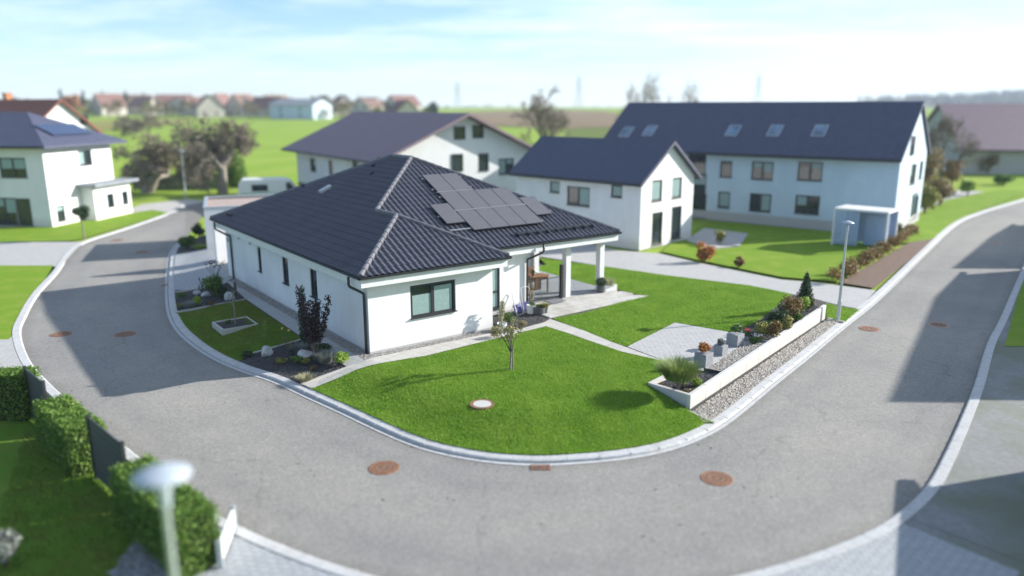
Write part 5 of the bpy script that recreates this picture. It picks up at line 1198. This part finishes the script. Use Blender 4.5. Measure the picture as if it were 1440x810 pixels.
for px,yy,H,sd,wd_t,lb in ((925,104,13.0,32,7.0,'bare tree showing above the middle of the apartment roof'),(893,110,11.6,33,4.6,'small bare tree crown at the left end of the apartment roof'),(973,106,12.0,34,4.4,'bare tree crown right of the larger one above the roof')):
    tree_bare(lb,AtY(px,150,yy)[0],yy,.2,H+1.0,sd,Wd=wd_t,tr=.26,levels=5,spread=.52,trunk=.40,nb=(3,4),minr=.026)
# hedges and bushes round the dark fence
fa, fb_ = W(188,268), W(312,266)
t = thing('garden_fence','long dark grey fence with pale cut-out motifs behind the lamp','fence',(fa[0],fa[1],0),math.atan2(fb_[1]-fa[1],fb_[0]-fa[0])); FLn=math.dist(fa,fb_)
for k in range(5):
    a,b = FLn*k/5,FLn*(k+1)/5; mb=MB()
    for j in range(10): mb.box(a+.05,b-.05,-.02,.02,.08+j*.17,.08+j*.17+.155)
    mb.build('board_panel',MT['fence'],t); mb=MB(); mb.box(a-.05,a+.05,-.05,.05,0,1.85); mb.build('post',MT['anth'],t)
    if k in (2,3,4):
        mb=MB(); c=(a+b)/2
        if k==3: mb.tube([(c+.5*math.cos(i*.3142),-.03,.92+.5*math.sin(i*.3142)) for i in range(21)],.035,5,cap=False)
        elif k==4: mb.bar((c-.5,-.03,.4),(c+.5,-.03,1.45),.05); mb.bar((c+.5,-.032,.4),(c-.5,-.032,1.45),.05); mb.tube([(c+.28*math.cos(i*.3142),-.04,.92+.28*math.sin(i*.3142)) for i in range(21)],.03,5,cap=False)
        else: mb.bar((c,-.03,.3),(c,-.03,1.5),.05); mb.bar((c-.4,-.032,.9),(c+.4,-.032,.9),.05)
        mb.build('cutout_motif',MT['fencesym'],t)
def bh(label,px,py,r,leaf,n,zs,seed,size=.22,dy=0,cat='bush'): x,y=W(px,py); return shrub(label,cat,x,y+dy,0,r,leaf,n,size,zs=zs,seed=seed,nb=16,k=.45)
bh('brown beech hedge bush behind the left part of the fence',222,258,2.2,'beech',2400,.62,81); bh('brown and green bush behind the lamp pole',262,256,2.3,'autumnfar',2200,.70,82); bh('dark evergreen bush behind the right end of the fence',292,254,2.5,'dark',2600,.85,83)
x,y = W(333,263); t=thing('tall_hedge','tall rounded green hedge on the right of the bare tree','hedge',(x,y,0)); leafcloud('foliage',[(0,0,1.4,1.25,1.6,1.5),(-.3,0.2,2.9,1.15,1.4,1.4),(.3,-.3,2.3,1.1,1.4,1.6),(-.7,0,1.2,1.1,1.2,1.3),(.45,0,.9,1.1,1.3,1.0)],7000,.15,LEAF['hedge'],t,shell=.7); mb=MB(); mb.tube([(0,0,0),(0,0,2.5)],[.2,.08],6); mb.build('stem',MT['bark'],t)

# ------------------------------------------------------------------ neighbouring houses
def nb_house(name,label,x,y,th,wd,ln,ze,zr,wallm,roofm,wins=(),roof='gable',oe=.6,og=.5,cat='house',skylights=(),base=None,chimney=None,frame='anth',glass='glass',group=None,z0=0):
    t = thing(name,label,cat,(x,y,z0),th,group); c,s = math.cos(th),math.sin(th)
    runs = {'left':((0,ln),(0,0)),'front':((0,0),(wd,0)),'right':((wd,0),(wd,ln)),'back':((wd,ln),(0,ln))}
    holes = {k:[] for k in runs}
    for w_ in wins:
        wall,px,py,ww,hh = w_[:5]; p0,p1 = runs[wall]
        if isinstance(px,tuple): s_,z_ = px
        else:
            r = ray(px,py); ol = ((-x)*c+(-y)*s, x*s-y*c, CAMH-z0); rl = (r[0]*c+r[1]*s, -r[0]*s+r[1]*c, r[2])
            ax,cst = {'left':(0,0),'right':(0,wd),'front':(1,0),'back':(1,ln)}[wall]; k = (cst-ol[ax])/rl[ax]; hit=[ol[i]+k*rl[i] for i in range(3)]
            s_ = {'left':ln-hit[1],'front':hit[0],'right':hit[1],'back':wd-hit[0]}[wall]; z_=hit[2]
        L_ = math.dist(p0,p1); a,b = max(.15,s_-ww/2),min(L_-.15,s_+ww/2); zb,zt=max(.15,z_-hh/2),min(z_+hh/2,ze-.1 if wall in('left','right') or roof=='hip' else 99)
        if b-a>.2 and zt-zb>.2: holes[wall].append((a,b,zb,zt,w_[5] if len(w_)>5 else 1))
    mb=MB()
    for k,(p0,p1) in runs.items():
        hs=[h[:4] for h in holes[k]]; top = ze
        if k in('front','back') and roof=='gable' and hs: top=max(ze,max(h[3] for h in hs)+.12)
        if top>ze:
            # square panel up to the eaves, then gable cells beside the upper openings
            hs_lo=[(a,b,zb,min(zt,ze)) for a,b,zb,zt in hs if zb<ze-.01]
            wall_holes(mb,p0,p1,0,ze,hs_lo,.15)
        else: wall_holes(mb,p0,p1,0,ze,hs,.15)
    if roof=='gable':
        for yy,fl in ((0,False),(ln,True)):
            f=[(0,1,2)] ; vs=[(0,yy,ze),(wd,yy,ze),(wd/2,yy,zr)]
            mb.add(vs,[tuple(reversed(f[0]))] if fl else f)
    mb.build('wall',wallm,t)
    for k,(p0,p1) in runs.items():
        for a,b,zb,zt,pn in holes[k]:
            up = roof=='gable' and k in('front','back') and zt>ze
            if up: window(t,p0,p1,(a,b,zb,zt),pn,-.03,.08,MT[frame],MT[glass],sill=False)
            else: window(t,p0,p1,(a,b,zb,zt),pn,.08,.09,MT[frame],MT[glass],blinds=[(kk,zb+.11+(zt-zb-.22)*rnd.choice((.0,.45,.7)),zt-.11) for kk in range(pn) if rnd.random()<.45])
    if base: mb=MB(); mb.add([(-.004,-.004,0),(wd+.004,-.004,0),(wd+.004,-.004,base[0]),(-.004,-.004,base[0]),(-.004,ln,0),(-.004,ln,base[0])],[(0,1,2,3),(4,0,3,5)]); mb.build('base_cladding',base[1],t)
    sl=(zr-ze)/(wd/2); mb=MB(); tk=.22
    if roof=='gable':
        zl=ze-oe*sl; y0,y1=-og,ln+og; X=[(-oe,zl),(wd/2,zr+.02),(wd+oe,zl)]
        vs=[(xx,yy,zz+dz) for dz in (tk,0) for yy in (y0,y1) for xx,zz in X]
        mb.add(vs,[(0,1,4,3),(1,2,5,4),(6,9,10,7),(7,10,11,8),(0,3,9,6),(2,8,11,5),(0,6,7,1),(1,7,8,2),(3,4,10,9),(4,5,11,10)])
    else:
        zl=ze-.05; h=wd/2; o=oe; R0=[(-o,-o,zl),(wd+o,-o,zl),(wd+o,ln+o,zl),(-o,ln+o,zl)]; k1=(h,min(h,ln/2),zr); k2=(h,max(ln-h,ln/2+.01),zr)
        vs=[(a,b,c_+.2) for a,b,c_ in R0]+[k1,k2]+R0; mb.add(vs,[(0,1,4),(1,2,5,4),(2,3,5),(3,0,4,5),(9,8,7,6),(0,6,7,1),(1,7,8,2),(2,8,9,3),(3,9,6,0)])
    rf=mb.build('roof',roofm,t)
    for xx,e in ((-oe-.06,-1),(wd+oe+.06,1)):
        mb=MB(); mb.tube([(xx,-og,ze-oe*sl+.12 if roof=='gable' else ze+.05),(xx,ln+og,ze-oe*sl+.12 if roof=='gable' else ze+.05)],.07,6); mb.build('gutter',MT['anth'],t)
    for px,py in skylights:
        r=ray(px,py); ol=((-x)*c+(-y)*s,x*s-y*c,CAMH); rl=(r[0]*c+r[1]*s,-r[0]*s+r[1]*c,r[2]); n=(-sl,0,1); cst=ze+tk
        k=(cst-(ol[0]*n[0]+ol[2]))/(rl[0]*n[0]+rl[2]); hx,hy,hz=[ol[i]+k*rl[i] for i in range(3)]; ct=1/math.sqrt(1+sl*sl); ax=((0,1,0),(ct,0,sl*ct),(-sl*ct,0,ct))
        m2=MB(); m2.obox((hx,hy,hz),ax,.98,1.4,.10); sk=m2.build('skylight',MT['galv'],rf); m2=MB(); m2.obox((hx-sl*ct*.055,hy,hz+ct*.055),ax,.80,1.2,.02); m2.build('pane',MT['skyglass'],sk)
    if chimney: a,b=chimney; mb=MB(); mb.box(a-.35,a+.35,b-.35,b+.35,zr-1.0,zr+.9); mb.box(a-.42,a+.42,b-.42,b+.42,zr+.9,zr+1.0); mb.build('chimney',MT['orangechim'],rf)
    return t
MT['orangechim']=M_noise('orange_chimney',(.32,.13,.06),(.42,.19,.09),6,.8); MT['skyglass']=M_glass('skylight_glass',(.14,.20,.27),.08)
n1 = nb_house('white_house','white two storey house with a blue grey gable roof behind the driveway',8.16,48.11,R(45),6.08,11.1,4.44,6.62,MT['plaster2'],MT['roofblue'],
   [('left',780,263,.9,.8),('left',813,276,2.0,1.3,2),('left',867,269,.9,.8),('front',924,322,1.2,2.2),('front',951,313,1.2,2.2),('front',924,268,1.15,1.35),('front',952,264,1.15,1.35)],oe=.45,og=.35)
g0=W(1262,333); n2=nb_house('apartment_block','long pale blue apartment block with a dark roof and skylights',g0[0]-.4,g0[1],R(52.5),9.6,24.0,5.75,9.15,MT['bluewall'],MT['roofblue'],
   [('left',1021,238,1.0,1.3),('left',1072,240,1.7,1.4,2),('left',1139,241,1.8,1.4,2),('left',1018,281,1.0,1.3),('left',1069,285,1.7,1.4,2),('left',1135,288,1.8,1.4,2),('left',980,228,1.6,2.0),('left',980,258,1.6,1.6),('left',980,289,1.6,2.0),('front',1283,205,1.2,1.4),('front',1284,245,2.0,1.5,2),('front',1285,290,2.0,2.0,2),('front',(8.0,4.2),0,1.2,1.4),('front',(8.0,1.4),0,1.2,1.6)],  # leftmost stack of windows: dark glass put in for the shaded loggia recesses
   oe=.7,og=.2,skylights=[(881,186),(914,184),(1031,184),(1090,184),(1153,184)],base=(.75,MT['plinth']),cat='apartment block')
n3=nb_house('left_house','white two storey house with a hipped roof at the left frame edge',-35.03,57.55,R(83),8.0,11.5,6.04,8.6,MT['plaster2'],MT['roofblue'],
   [('left',18,236,2.2,1.5,2),('left',8,300,2.0,2.4,2),('left',34,302,1.3,2.5),('left',-25,240,2.0,1.5,2),('front',120,222,1.6,1.2,2),('front',86,300,.9,1.2)],roof='hip',oe=.95)
n3['label']='white two storey house with a hipped roof and balcony at the left frame edge'
# balcony, annex and roof panels of that house
mb=MB(); mb.box(-1.5,-.01,6.2,11.5,2.75,2.95); bal=mb.build('balcony',MT['white'],n3); mb=MB(); mb.box(-1.5,-1.44,6.2,11.5,2.955,3.85); mb.box(-1.44,-.01,6.2,6.26,2.955,3.85); mb.build('railing',MT['anth'],bal)
for yy in (6.4,11.3): mb=MB(); mb.box(-1.45,-1.25,yy-.1,yy+.1,0,2.745); mb.build('support_post',MT['white'],bal)
mb=MB(); wall_holes(mb,(3.6,-1.1),(8.4,-1.1),0,2.75,[(1.6,2.5,.9,2.0),(3.6,4.4,.9,2.0)],.1); wall_holes(mb,(3.6,-.01),(3.6,-1.1),0,2.75,[],.1); wall_holes(mb,(8.4,-1.1),(8.4,-.01),0,2.75,[]); an=mb.build('annex',MT['plaster2'],n3)
window(an,(3.6,-1.1),(8.4,-1.1),(1.6,2.5,.9,2.0),1); window(an,(3.6,-1.1),(8.4,-1.1),(3.6,4.4,.9,2.0),1)
mb=MB(); mb.box(3.1,8.9,-1.7,-.005,2.76,3.0); mb.build('flat_roof',MT['roofgrey'],an)
sl3=(8.6-6.19)/(4+.95); ax3=((1,0,0),(0,1/math.sqrt(1+sl3**2),sl3/math.sqrt(1+sl3**2)),(0,-sl3/math.sqrt(1+sl3**2),1/math.sqrt(1+sl3**2)))
for k in range(4): mb=MB(); mb.obox((2.3+k*1.12,1.0,6.19+(1.0+.95)*sl3+.12),ax3,1.08,1.7,.05); mb.build('roof_panel',MT['panelblue'],n3)
n4=nb_house('barn_house','broad white house with an aubergine roof and timber base in the centre',-10.0,61.53,R(34),14.3,22.0,5.1,8.25,MT['plaster2'],MT['roofpurp'],
   [('front',646,187,1.1,1.1),('front',672,185,1.1,1.1),('front',643,229,1.1,1.5),('front',680,228,1.1,1.5),('front',712,234,1.6,1.4,2),('left',440,232,1.6,1.3,2),('left',465,235,1.0,1.3),('left',412,233,1.2,1.2),('left',500,236,1.4,1.3,2)],oe=1.2,og=1.0,base=(1.4,MT['wooddark']))
nb_house('red_roof_house','white gabled house with a red tiled roof and orange chimney',-52.5,84,R(62),8.0,13.0,6.2,9.6,MT['plaster2'],MT['roofred'],[('front',118,168,1.0,1.1),('left',70,185,1.2,1.2),('left',(3,4.5),0,1.2,1.2)],chimney=(4.8,11.2))
nb_house('brown_roof_house','second red roofed house partly hidden at the left frame edge',-74,98,R(70),9,12,6.0,9.6,MT['plaster2'],MT['roofred'],[('front',(4,3),0,1.2,1.3)])
n5=nb_house('purple_barn','grey walled house with a purple tiled roof at the right frame edge',46.5,72.5,R(-86),20,26,3.7,9.2,MT['plinth'],MT['roofpurp'],[],oe=.7)
n5.rotation_euler=(0,0,R(80)); n5.location=(85,97,0)
# shed and small things beside the apartments
sh=W(1168,345); t=thing('bike_shed','pale blue slatted shed with a flat roof before the apartments','shed',(sh[0],sh[1],.05),R(-42)); 
mb=MB(); mb.box(0,3.4,0,2.2,2.35,2.48); mb.build('flat_roof',MT['white'],t); 
for xx,yy in ((.06,.06),(3.34,.06),(3.34,2.14),(.06,2.14)): mb=MB(); mb.box(xx-.06,xx+.06,yy-.06,yy+.06,0,2.345); mb.build('post',MT['white'],t)
mb=MB()
for k in range(8): mb.box(.14+k*.19,.28+k*.19,.03,.07,.1,2.3)
mb.build('slat_screen',MT['teal'],t); mb=MB(); mb.box(1.75,3.25,.9,.95,.1,2.1); mb.build('door',MT['teal'],t); mb=MB(); mb.box(.1,3.3,2.08,2.12,.05,2.3); mb.build('rear_panel',MT['teal'],t)
for px,py,r,leaf,n,zs,sd,lb in ((990,371,.8,'orange',900,.9,91,'orange brown bush at the lawn edge beside the driveway'),(1040,377,.45,'redb',300,.8,92,'small reddish bush on the neighbour lawn'),(1258,338,.55,'dark',700,1.4,93,'dark upright conifer at the corner of the blue block'),(1345,228,1.0,'orange',700,1.0,94,'orange bush before the purple roofed house'),(1012,345,.6,'olive',350,.9,95,'olive shrub on the neighbour terrace')):
    x,y=W(px,py); shrub(lb,'bush',x,y,.08,r,leaf,n,.12,zs=zs,seed=sd)
pa,pb=W(1192,404),W(1300,330); t=thing('beech_hedge','low red brown hedge along the bed by the right road','hedge',((pa[0]+pb[0])/2,(pa[1]+pb[1])/2,.06)); q=random.Random(12); bl=[]
for k in range(80):
    f=q.uniform(-.5,.5); bl.append(((pb[0]-pa[0])*f-.7+q.gauss(0,.15),(pb[1]-pa[1])*f+.2+q.gauss(0,.15),q.uniform(.2,.65),q.uniform(.3,.6),q.uniform(.3,.6),q.uniform(.25,.45)))
leafcloud('foliage',bl,9000,.09,LEAF['redb'],t,shell=.3); leafcloud('green_shoots',bl[:12],900,.10,LEAF['olive'],t,shell=.5)
for px,py,r,leaf,n,zs,sd,lb in ((1300,300,1.5,'olive',1400,.9,101,'yellowish shrub group behind the apartment gable'),(1322,290,1.6,'beech',1300,1.0,102,'brown shrub right of the apartment gable'),(1360,275,1.2,'lime',900,.7,103,'light green bush by the parking area'),(1410,262,1.3,'hedge',1000,.6,104,'green bush at the far road edge'),(1385,248,2.0,'beech',1500,.9,105,'brown bush before the right end of the purple roof'),(1425,246,2.2,'autumnfar',1400,1.0,106,'autumn coloured bush at the right frame edge'),(1338,262,1.8,'redb',1300,1.0,107,'rust brown bush behind the yellowish shrub group'),(1305,275,2.2,'beech',1800,1.25,108,'tall brown bush beside the blue apartment gable')):
    x,y=W(px,py); shrub(lb,'bush',x,y,.05,r,leaf,n,.2,zs=zs,seed=sd)
x,y=W(1322,262); tree_bare('bare brown tree between apartment gable and purple roof',x,y,0,8.5,41,Wd=5,tr=.25,levels=6,spread=.45,minr=.02); x,y=W(1345,250); tree_bare('thin bare tree before the purple roofed house',x,y,0,6.8,42,Wd=4.5,tr=.2,levels=5,spread=.5,minr=.02)
# ball tree and post at the left
x,y=W(119,338); t=thing('ball_tree','small dark green standard tree before the left white house','tree',(x,y,.06)); leafcloud('crown',[(b[0],b[1],b[2]+1.15,b[3],b[4],b[5]) for b in blobs_ball(.72,10,.5,5,1.0)],2200,.08,LEAF['dark'],t,shell=.35); mb=MB(); mb.tube([(0,0,0),(0,0,1.6)],[.06,.045],7); mb.build('trunk',MT['barkl'],t)
# campervan behind the roof
vx,vy=W(338,292); vn=thing('camper_van','white camper van with green stripes parked behind the bungalow','van',(vx,vy,0),R(14))
prof=[(0,.45),(0,1.55),(.12,2.3),(.35,2.62),(3.9,2.62),(4.5,2.45),(5.15,1.62),(5.9,1.38),(6.0,.9),(6.0,.45)]
mb=MB(); n=len(prof); mb.add([(a,-1,z) for a,z in prof]+[(a,1,z) for a,z in prof],[tuple(range(n)),tuple(reversed(range(n,2*n)))]+[(i,i+n,(i+1)%n+n,(i+1)%n) for i in range(n)]); mb.build('body',MT['white'],vn,bevel=.05)
mb=MB(); mb.add([(4.55,-1.004,2.3),(5.05,-1.004,1.62),(4.2,-1.004,1.62),(4.2,-1.004,2.3)],[(0,1,2,3)]); mb.build('side_window',MT['glass'],vn); mb=MB(); mb.box(1.2,2.6,-1.006,-.99,1.55,2.15); mb.build('side_window',MT['glass'],vn)
mb=MB(); mb.box(-.006,.0,-.7,.7,1.55,2.1); mb.build('rear_window',MT['glass'],vn)
mb=MB(); mb.box(.2,4.9,-1.012,-1.002,1.18,1.28); mb.box(.2,3.2,-1.012,-1.002,1.34,1.40); mb.build('stripe',M_plain('green_stripe',(.05,.30,.14),.5),vn)
for a in (1.0,4.9):
    for s in (-1,1): mb=MB(); mb.tube([(a,s*1.0-.11*s,.36),(a,s*1.0+.02*s,.36)],.36,20); wh=mb.build('wheel',MT['black'],vn); mb=MB(); mb.tube([(a,s*1.02,.36),(a,s*1.035,.36)],.2,16); mb.build('rim',MT['alu'],wh)

# ------------------------------------------------------------------ far country
def fp(pts): return fieldpx(pts)
drape('ploughed_field', fp([(585,166),(640,159),(700,156.6),(780,155.2),(850,157),(905,166),(890,179),(800,182),(700,178),(620,176)]), .25, M_field('brown_field',(.19,.14,.09),(.27,.20,.13),(.14,.12,.06),.05,.9,.5), 30, farh)
drape('dry_meadow', fp([(120,172),(200,167.5),(280,168),(240,176),(190,182),(120,186)]), .2, M_field('dry_grass',(.20,.19,.06),(.28,.25,.09),(.16,.20,.04),.03,.2,.5), 20, farh)
drape('olive_field', fp([(800,182),(880,180),(900,190),(880,196),(800,196)]), .2, M_field('olive_grass',(.10,.15,.03),(.15,.19,.045),(.12,.14,.05),.05,.9,.5), 20, farh)
q=random.Random(99)
def far_house(label,px,d,wd,ln,h,zr,rot,rm,group='houses of the distant village',wm='villagewall'):
    x=AtY(px,150,d)[0]; z=float(T(np.float64(x),np.float64(d))); t=thing('village_house',label,'house',(x,d,z),rot,group); mb=MB()
    for a,b in (((0,ln),(0,0)),((0,0),(wd,0)),((wd,0),(wd,ln)),((wd,ln),(0,ln))): wall_holes(mb,a,b,-1,h,[(math.dist(a,b)*f-.6,math.dist(a,b)*f+.6,1.0+2.7*k,2.3+2.7*k) for f in (.25,.7) for k in ((0,1) if h>5 else (0,))],.12)
    mb.add([(0,0,h),(wd,0,h),(wd/2,0,zr)],[(0,1,2)]); mb.add([(0,ln,h),(wd,ln,h),(wd/2,ln,zr)],[(2,1,0)]); mb.build('wall',MT[wm],t)
    mb=MB(); 
    for a,b in (((0,ln),(0,0)),((0,0),(wd,0)),((wd,0),(wd,ln)),((wd,ln),(0,ln))):
        L_=math.dist(a,b); d_=Vector((b[0]-a[0],b[1]-a[1],0)).normalized(); inn=Vector((-d_.y,d_.x,0))*.1
        for f in (.25,.7):
            for k in ((0,1) if h>5 else (0,)):
                p=Vector((a[0],a[1],0))+d_*(L_*f-.6)+inn; e=d_*1.2; mb.add([p+Vector((0,0,1+2.7*k)),p+e+Vector((0,0,1+2.7*k)),p+e+Vector((0,0,2.3+2.7*k)),p+Vector((0,0,2.3+2.7*k))],[(0,1,2,3)])
    w_=mb.build('windows',MT['glass'],t); w_['kind']='stuff'
    sl=(zr-h)/(wd/2); mb=MB(); X=[(-.5,h-.5*sl),(wd/2,zr),(wd+.5,h-.5*sl)]; vs=[(a,y_,z_+dz) for dz in (.2,.02) for y_ in (-.4,ln+.4) for a,z_ in X]
    mb.add(vs,[(0,1,4,3),(1,2,5,4),(6,9,10,7),(7,10,11,8),(0,3,9,6),(2,8,11,5),(0,6,7,1),(1,7,8,2),(3,4,10,9),(4,5,11,10)]); mb.build('roof',MT[rm],t)
MT['villagewall']=M_noise('village_render',(.40,.36,.32),(.55,.51,.47),.08,.9)
HB='pale house with a red roof in the distant village row beyond the meadow'
px=128
MT['roofvillage']=M_noise('muted_red_roof',(.16,.085,.07),(.21,.115,.095),1,.85)
MT['roofbrown']=M_noise('brown_roof',(.15,.085,.065),(.20,.12,.095),1,.8)
while px<575:
    far_house(HB,px,q.uniform(345,420),q.uniform(9,12),q.uniform(11,17),q.uniform(4.0,6.0),q.uniform(8.2,10.5),R(q.uniform(-70,70)),q.choice(['roofvillage','roofvillage','roofbrown'])); px+=q.uniform(13,26)
far_house('larger bluish white building among the distant red roofs',440,330,14,22,6.0,8.5,R(70),'roofgrey',wm='bluewall'); far_house('white gabled farmhouse with a brown roof behind the aubergine roof',548,190,9,13,4.8,9.0,R(20),'roofbrown')
HBw='far tree clump'
def far_tree(label,px,d,H,wd_,leaf,kind='round',seed=0,n=420,group='trees round the distant village'):
    x=AtY(px,150,d)[0]; z=float(T(np.float64(x),np.float64(d))); t=thing('conifer_tree' if kind=='cone' else 'round_tree',label,'tree',(x,d,z),0,group); qq=random.Random(seed)
    if kind=='cone': bl=[(qq.gauss(0,.08)*wd_,0,H*(.15+.8*k/9),wd_*.5*(1-k/10.5),wd_*.5*(1-k/10.5),H*.09) for k in range(10)]
    else: bl=[(qq.uniform(-.32,.32)*wd_,qq.uniform(-.32,.32)*wd_,H*qq.uniform(.42,.82),wd_*qq.uniform(.16,.28),wd_*qq.uniform(.16,.28),H*qq.uniform(.12,.2)) for k in range(11)]
    leafcloud('crown',bl,n,max(.35,H*.07),LEAF[leaf],t,shell=.35); mb=MB(); mb.tube([(0,0,-.5),(0,0,H*.5)],[H*.03,H*.012],6); mb.build('trunk',MT['bark'],t)
for k,(px,lb) in enumerate(((88,'narrow dark conifer in the far left tree row'),(119,'dark conifer right of the narrow one at the far left'),(147,'bluish dark conifer between the village roofs at left'),(178,'broad dark conifer pair above the village roofs'),(204,'small dark conifer at the right end of the conifer row'))): far_tree(lb,px,q.uniform(360,400),(12.5,11.5,11.5,12,10.5)[k],(4.5,6,5,7,4)[k],'dark','cone',k,600)
far_tree('dark round evergreen at the right end of the village',606,300,8.2,8,'dark','round',7,900); far_tree('yellowish bush beside the dark round evergreen',588,295,5.5,9,'olive','round',8,600); far_tree('dark tall evergreen behind the aubergine roof ridge',527,200,8.0,5,'dark','round',9,800)
far_tree('autumn brown tree at the left frame edge',12,230,10.5,9,'autumnfar','round',10,900); far_tree('brown leafy tree right of the orange chimney',62,260,9.0,9,'autumnfar','round',12,700); far_tree('golden brown tree beside the far left conifers',101,330,11,7,'orange','round',13,500)
for k in range(95): far_tree('brownish tree between the distant village roofs',q.uniform(20,570),q.uniform(326,420),q.uniform(4,9),q.uniform(5,10),q.choice(['autumnfar','autumnfar','wood','olive']),'round',100+k,260)
for k in range(14):
    far_tree('tiny far hedgerow tree on the horizon beyond the brown field',q.uniform(620,860),q.uniform(560,800),q.uniform(2.5,5),q.uniform(4,8),'wood','round',200+k,90,group='hedgerow trees on the horizon')
# far wood behind the village (one mass) and the wooded hill at the right
bl=[(AtY(px_,150,500)[0]+q.gauss(0,3),500+q.gauss(0,12),float(T(np.float64(0),np.float64(500)))+q.uniform(1,5.5),q.uniform(4,8),4,q.uniform(2,4)) for px_ in range(-150,575,5)]
tag(leafcloud('far_wood',bl,14000,1.6,LEAF['autumnfar'],None,shell=.3),kind='stuff')
def hill_z(u,v):   # u along, v 0..1 from foot to crest
    return v*v*(3-2*v)
mb=MB(); HXS=np.linspace(520,1700,60); rows=12
def hz(x): return 34*np.clip((x-430)/500,0,1)**.8 * (1-.12*np.sin(x*.011)) * np.clip((2600-x)/900,0,1)
for j in range(rows+1):
    v=j/rows
    for x_ in HXS: mb.v.append((x_*(1+.12*v), 930+v*420, 6.5+hz(x_)*hill_z(0,v)))
nx=len(HXS)
for j in range(rows):
    for i in range(nx-1): a=j*nx+i; mb.f.append((a,a+1,a+nx+1,a+nx)); mb.m.append(0)
tag(mb.build('wooded_hill',M_noise('hill_ground',(.035,.05,.03),(.06,.08,.04),.05,.95)),kind='structure')
V=[]; 
for k in range(2600):
    x_=q.uniform(525,1690); v=q.uniform(.25,1.0); X0=x_*(1+.12*v); Y0=930+v*420; Z0=6.3+hz(x_)*hill_z(0,v); H=q.uniform(7,13); r0=H*q.uniform(.16,.24); a0=q.uniform(0,6)
    for s_ in range(5):
        a,b=a0+s_*1.2566,a0+(s_+1)*1.2566; V+=[(X0+r0*math.cos(a),Y0+r0*math.sin(a),Z0+H*.12),(X0+r0*math.cos(b),Y0+r0*math.sin(b),Z0+H*.12),(X0+q.gauss(0,.2),Y0,Z0+H)]
tag(mesh_np('hill_forest',np.array(V),3,LEAF['wood']),kind='stuff')
# pylons
def pylon(label,px,d,H,rz):
    x=AtY(px,150,d)[0]; z=float(T(np.float64(x),np.float64(d)))-.5; t=thing('power_pylon',label,'pylon',(x,d,z),R(rz),'lattice power pylons on the horizon'); mb=MB(); bw=H*.10; lv=[0,.18,.34,.48,.60,.70,.79,.87,.94,1.0]
    wdt=lambda f: bw*(1-f)**1.25*1.0+.35
    for s,u in ((1,1),(1,-1),(-1,1),(-1,-1)):
        for i in range(len(lv)-1): a,b=wdt(lv[i]),wdt(lv[i+1]); mb.bar((s*a,u*a,lv[i]*H),(s*b,u*b,lv[i+1]*H),.30)
    for i in range(len(lv)-1):
        a,b=wdt(lv[i]),wdt(lv[i+1])
        for u in (-1,1): mb.bar((-a,u*a,lv[i]*H),(b,u*b,lv[i+1]*H),.16); mb.bar((u*a,a,lv[i]*H),(u*b,-b,lv[i+1]*H),.16)
    mb.build('tower',MT['galv'],t)
    for f,wd_a in ((.62,.17),(.76,.21),(.89,.14)):
        mb=MB(); w1=H*wd_a*.5; mb.bar((-w1,0,f*H),(w1,0,f*H),.22); mb.bar((-w1,0,f*H),(0,0,f*H+H*.04),.14); mb.bar((w1,0,f*H),(0,0,f*H+H*.04),.14)
        for s in (-1,1): mb.bar((s*w1*.95,0,f*H),(s*w1*.95,0,f*H-1.6),.2)
        mb.build('cross_arm',MT['galv'],t)
for px,d,H,rz,lb in ((643.5,900,31,20,'lattice pylon left of the tall bare tree'),(813.5,800,33,10,'lattice pylon right of the tall bare tree'),(1064.5,850,36,0,'lattice pylon above the blue apartment roof'),(385,1200,24,30,'faint far pylon above the village at left'),(505,1300,26,30,'faint far pylon above the village at centre')): pylon(lb,px,d,H,rz)

# ------------------------------------------------------------------ houses to the right whose shadows reach the road
def shadow_house(name,label,cx,cy,th,wd,ln,ze,zr,**k): return nb_house(name,label,cx,cy,th,wd,ln,ze,zr,MT['plaster2'],MT['roofred'],[('left',(3,1.6),0,1.4,1.2),('left',(7,1.6),0,1.4,1.2)],**k)

for nm_, lb_, ox, oy, th_, wd_2, ln_, ze_, zr_ in (('shadow_house','red roofed house beyond the right frame edge beside the bend',26.9,31.0,-33,10,15.5,4.6,8.25),('shadow_house','red roofed house beyond the right frame edge further up the road',41.0,51.3,-39,9,13.5,4.6,8.25),('shadow_house','low red roofed house beyond the lower right frame corner',12.4,12.2,-28,6,7.0,2.6,3.85)):
    o_=shadow_house('red_roof_house',lb_,ox,oy,R(th_),wd_2,ln_,ze_,zr_,oe=.5,og=.3)

# ------------------------------------------------------------------ air
hm = bpy.data.materials.new('haze_air'); hm.use_nodes = True; nt = hm.node_tree; nt.nodes.remove(nt.nodes['Principled BSDF'])
pv = N(nt, 'ShaderNodeVolumePrincipled'); pv.inputs['Color'].default_value = (.72,.84,1,1); pv.inputs['Density'].default_value = .00028; pv.inputs['Anisotropy'].default_value = .1
L(nt, pv.outputs[0], nt.nodes['Material Output'].inputs['Volume'])
mb = MB(); mb.box(-2600, 2600, -2600, 2600, -1.2, 70); tag(mb.build('haze', hm), kind='stuff')
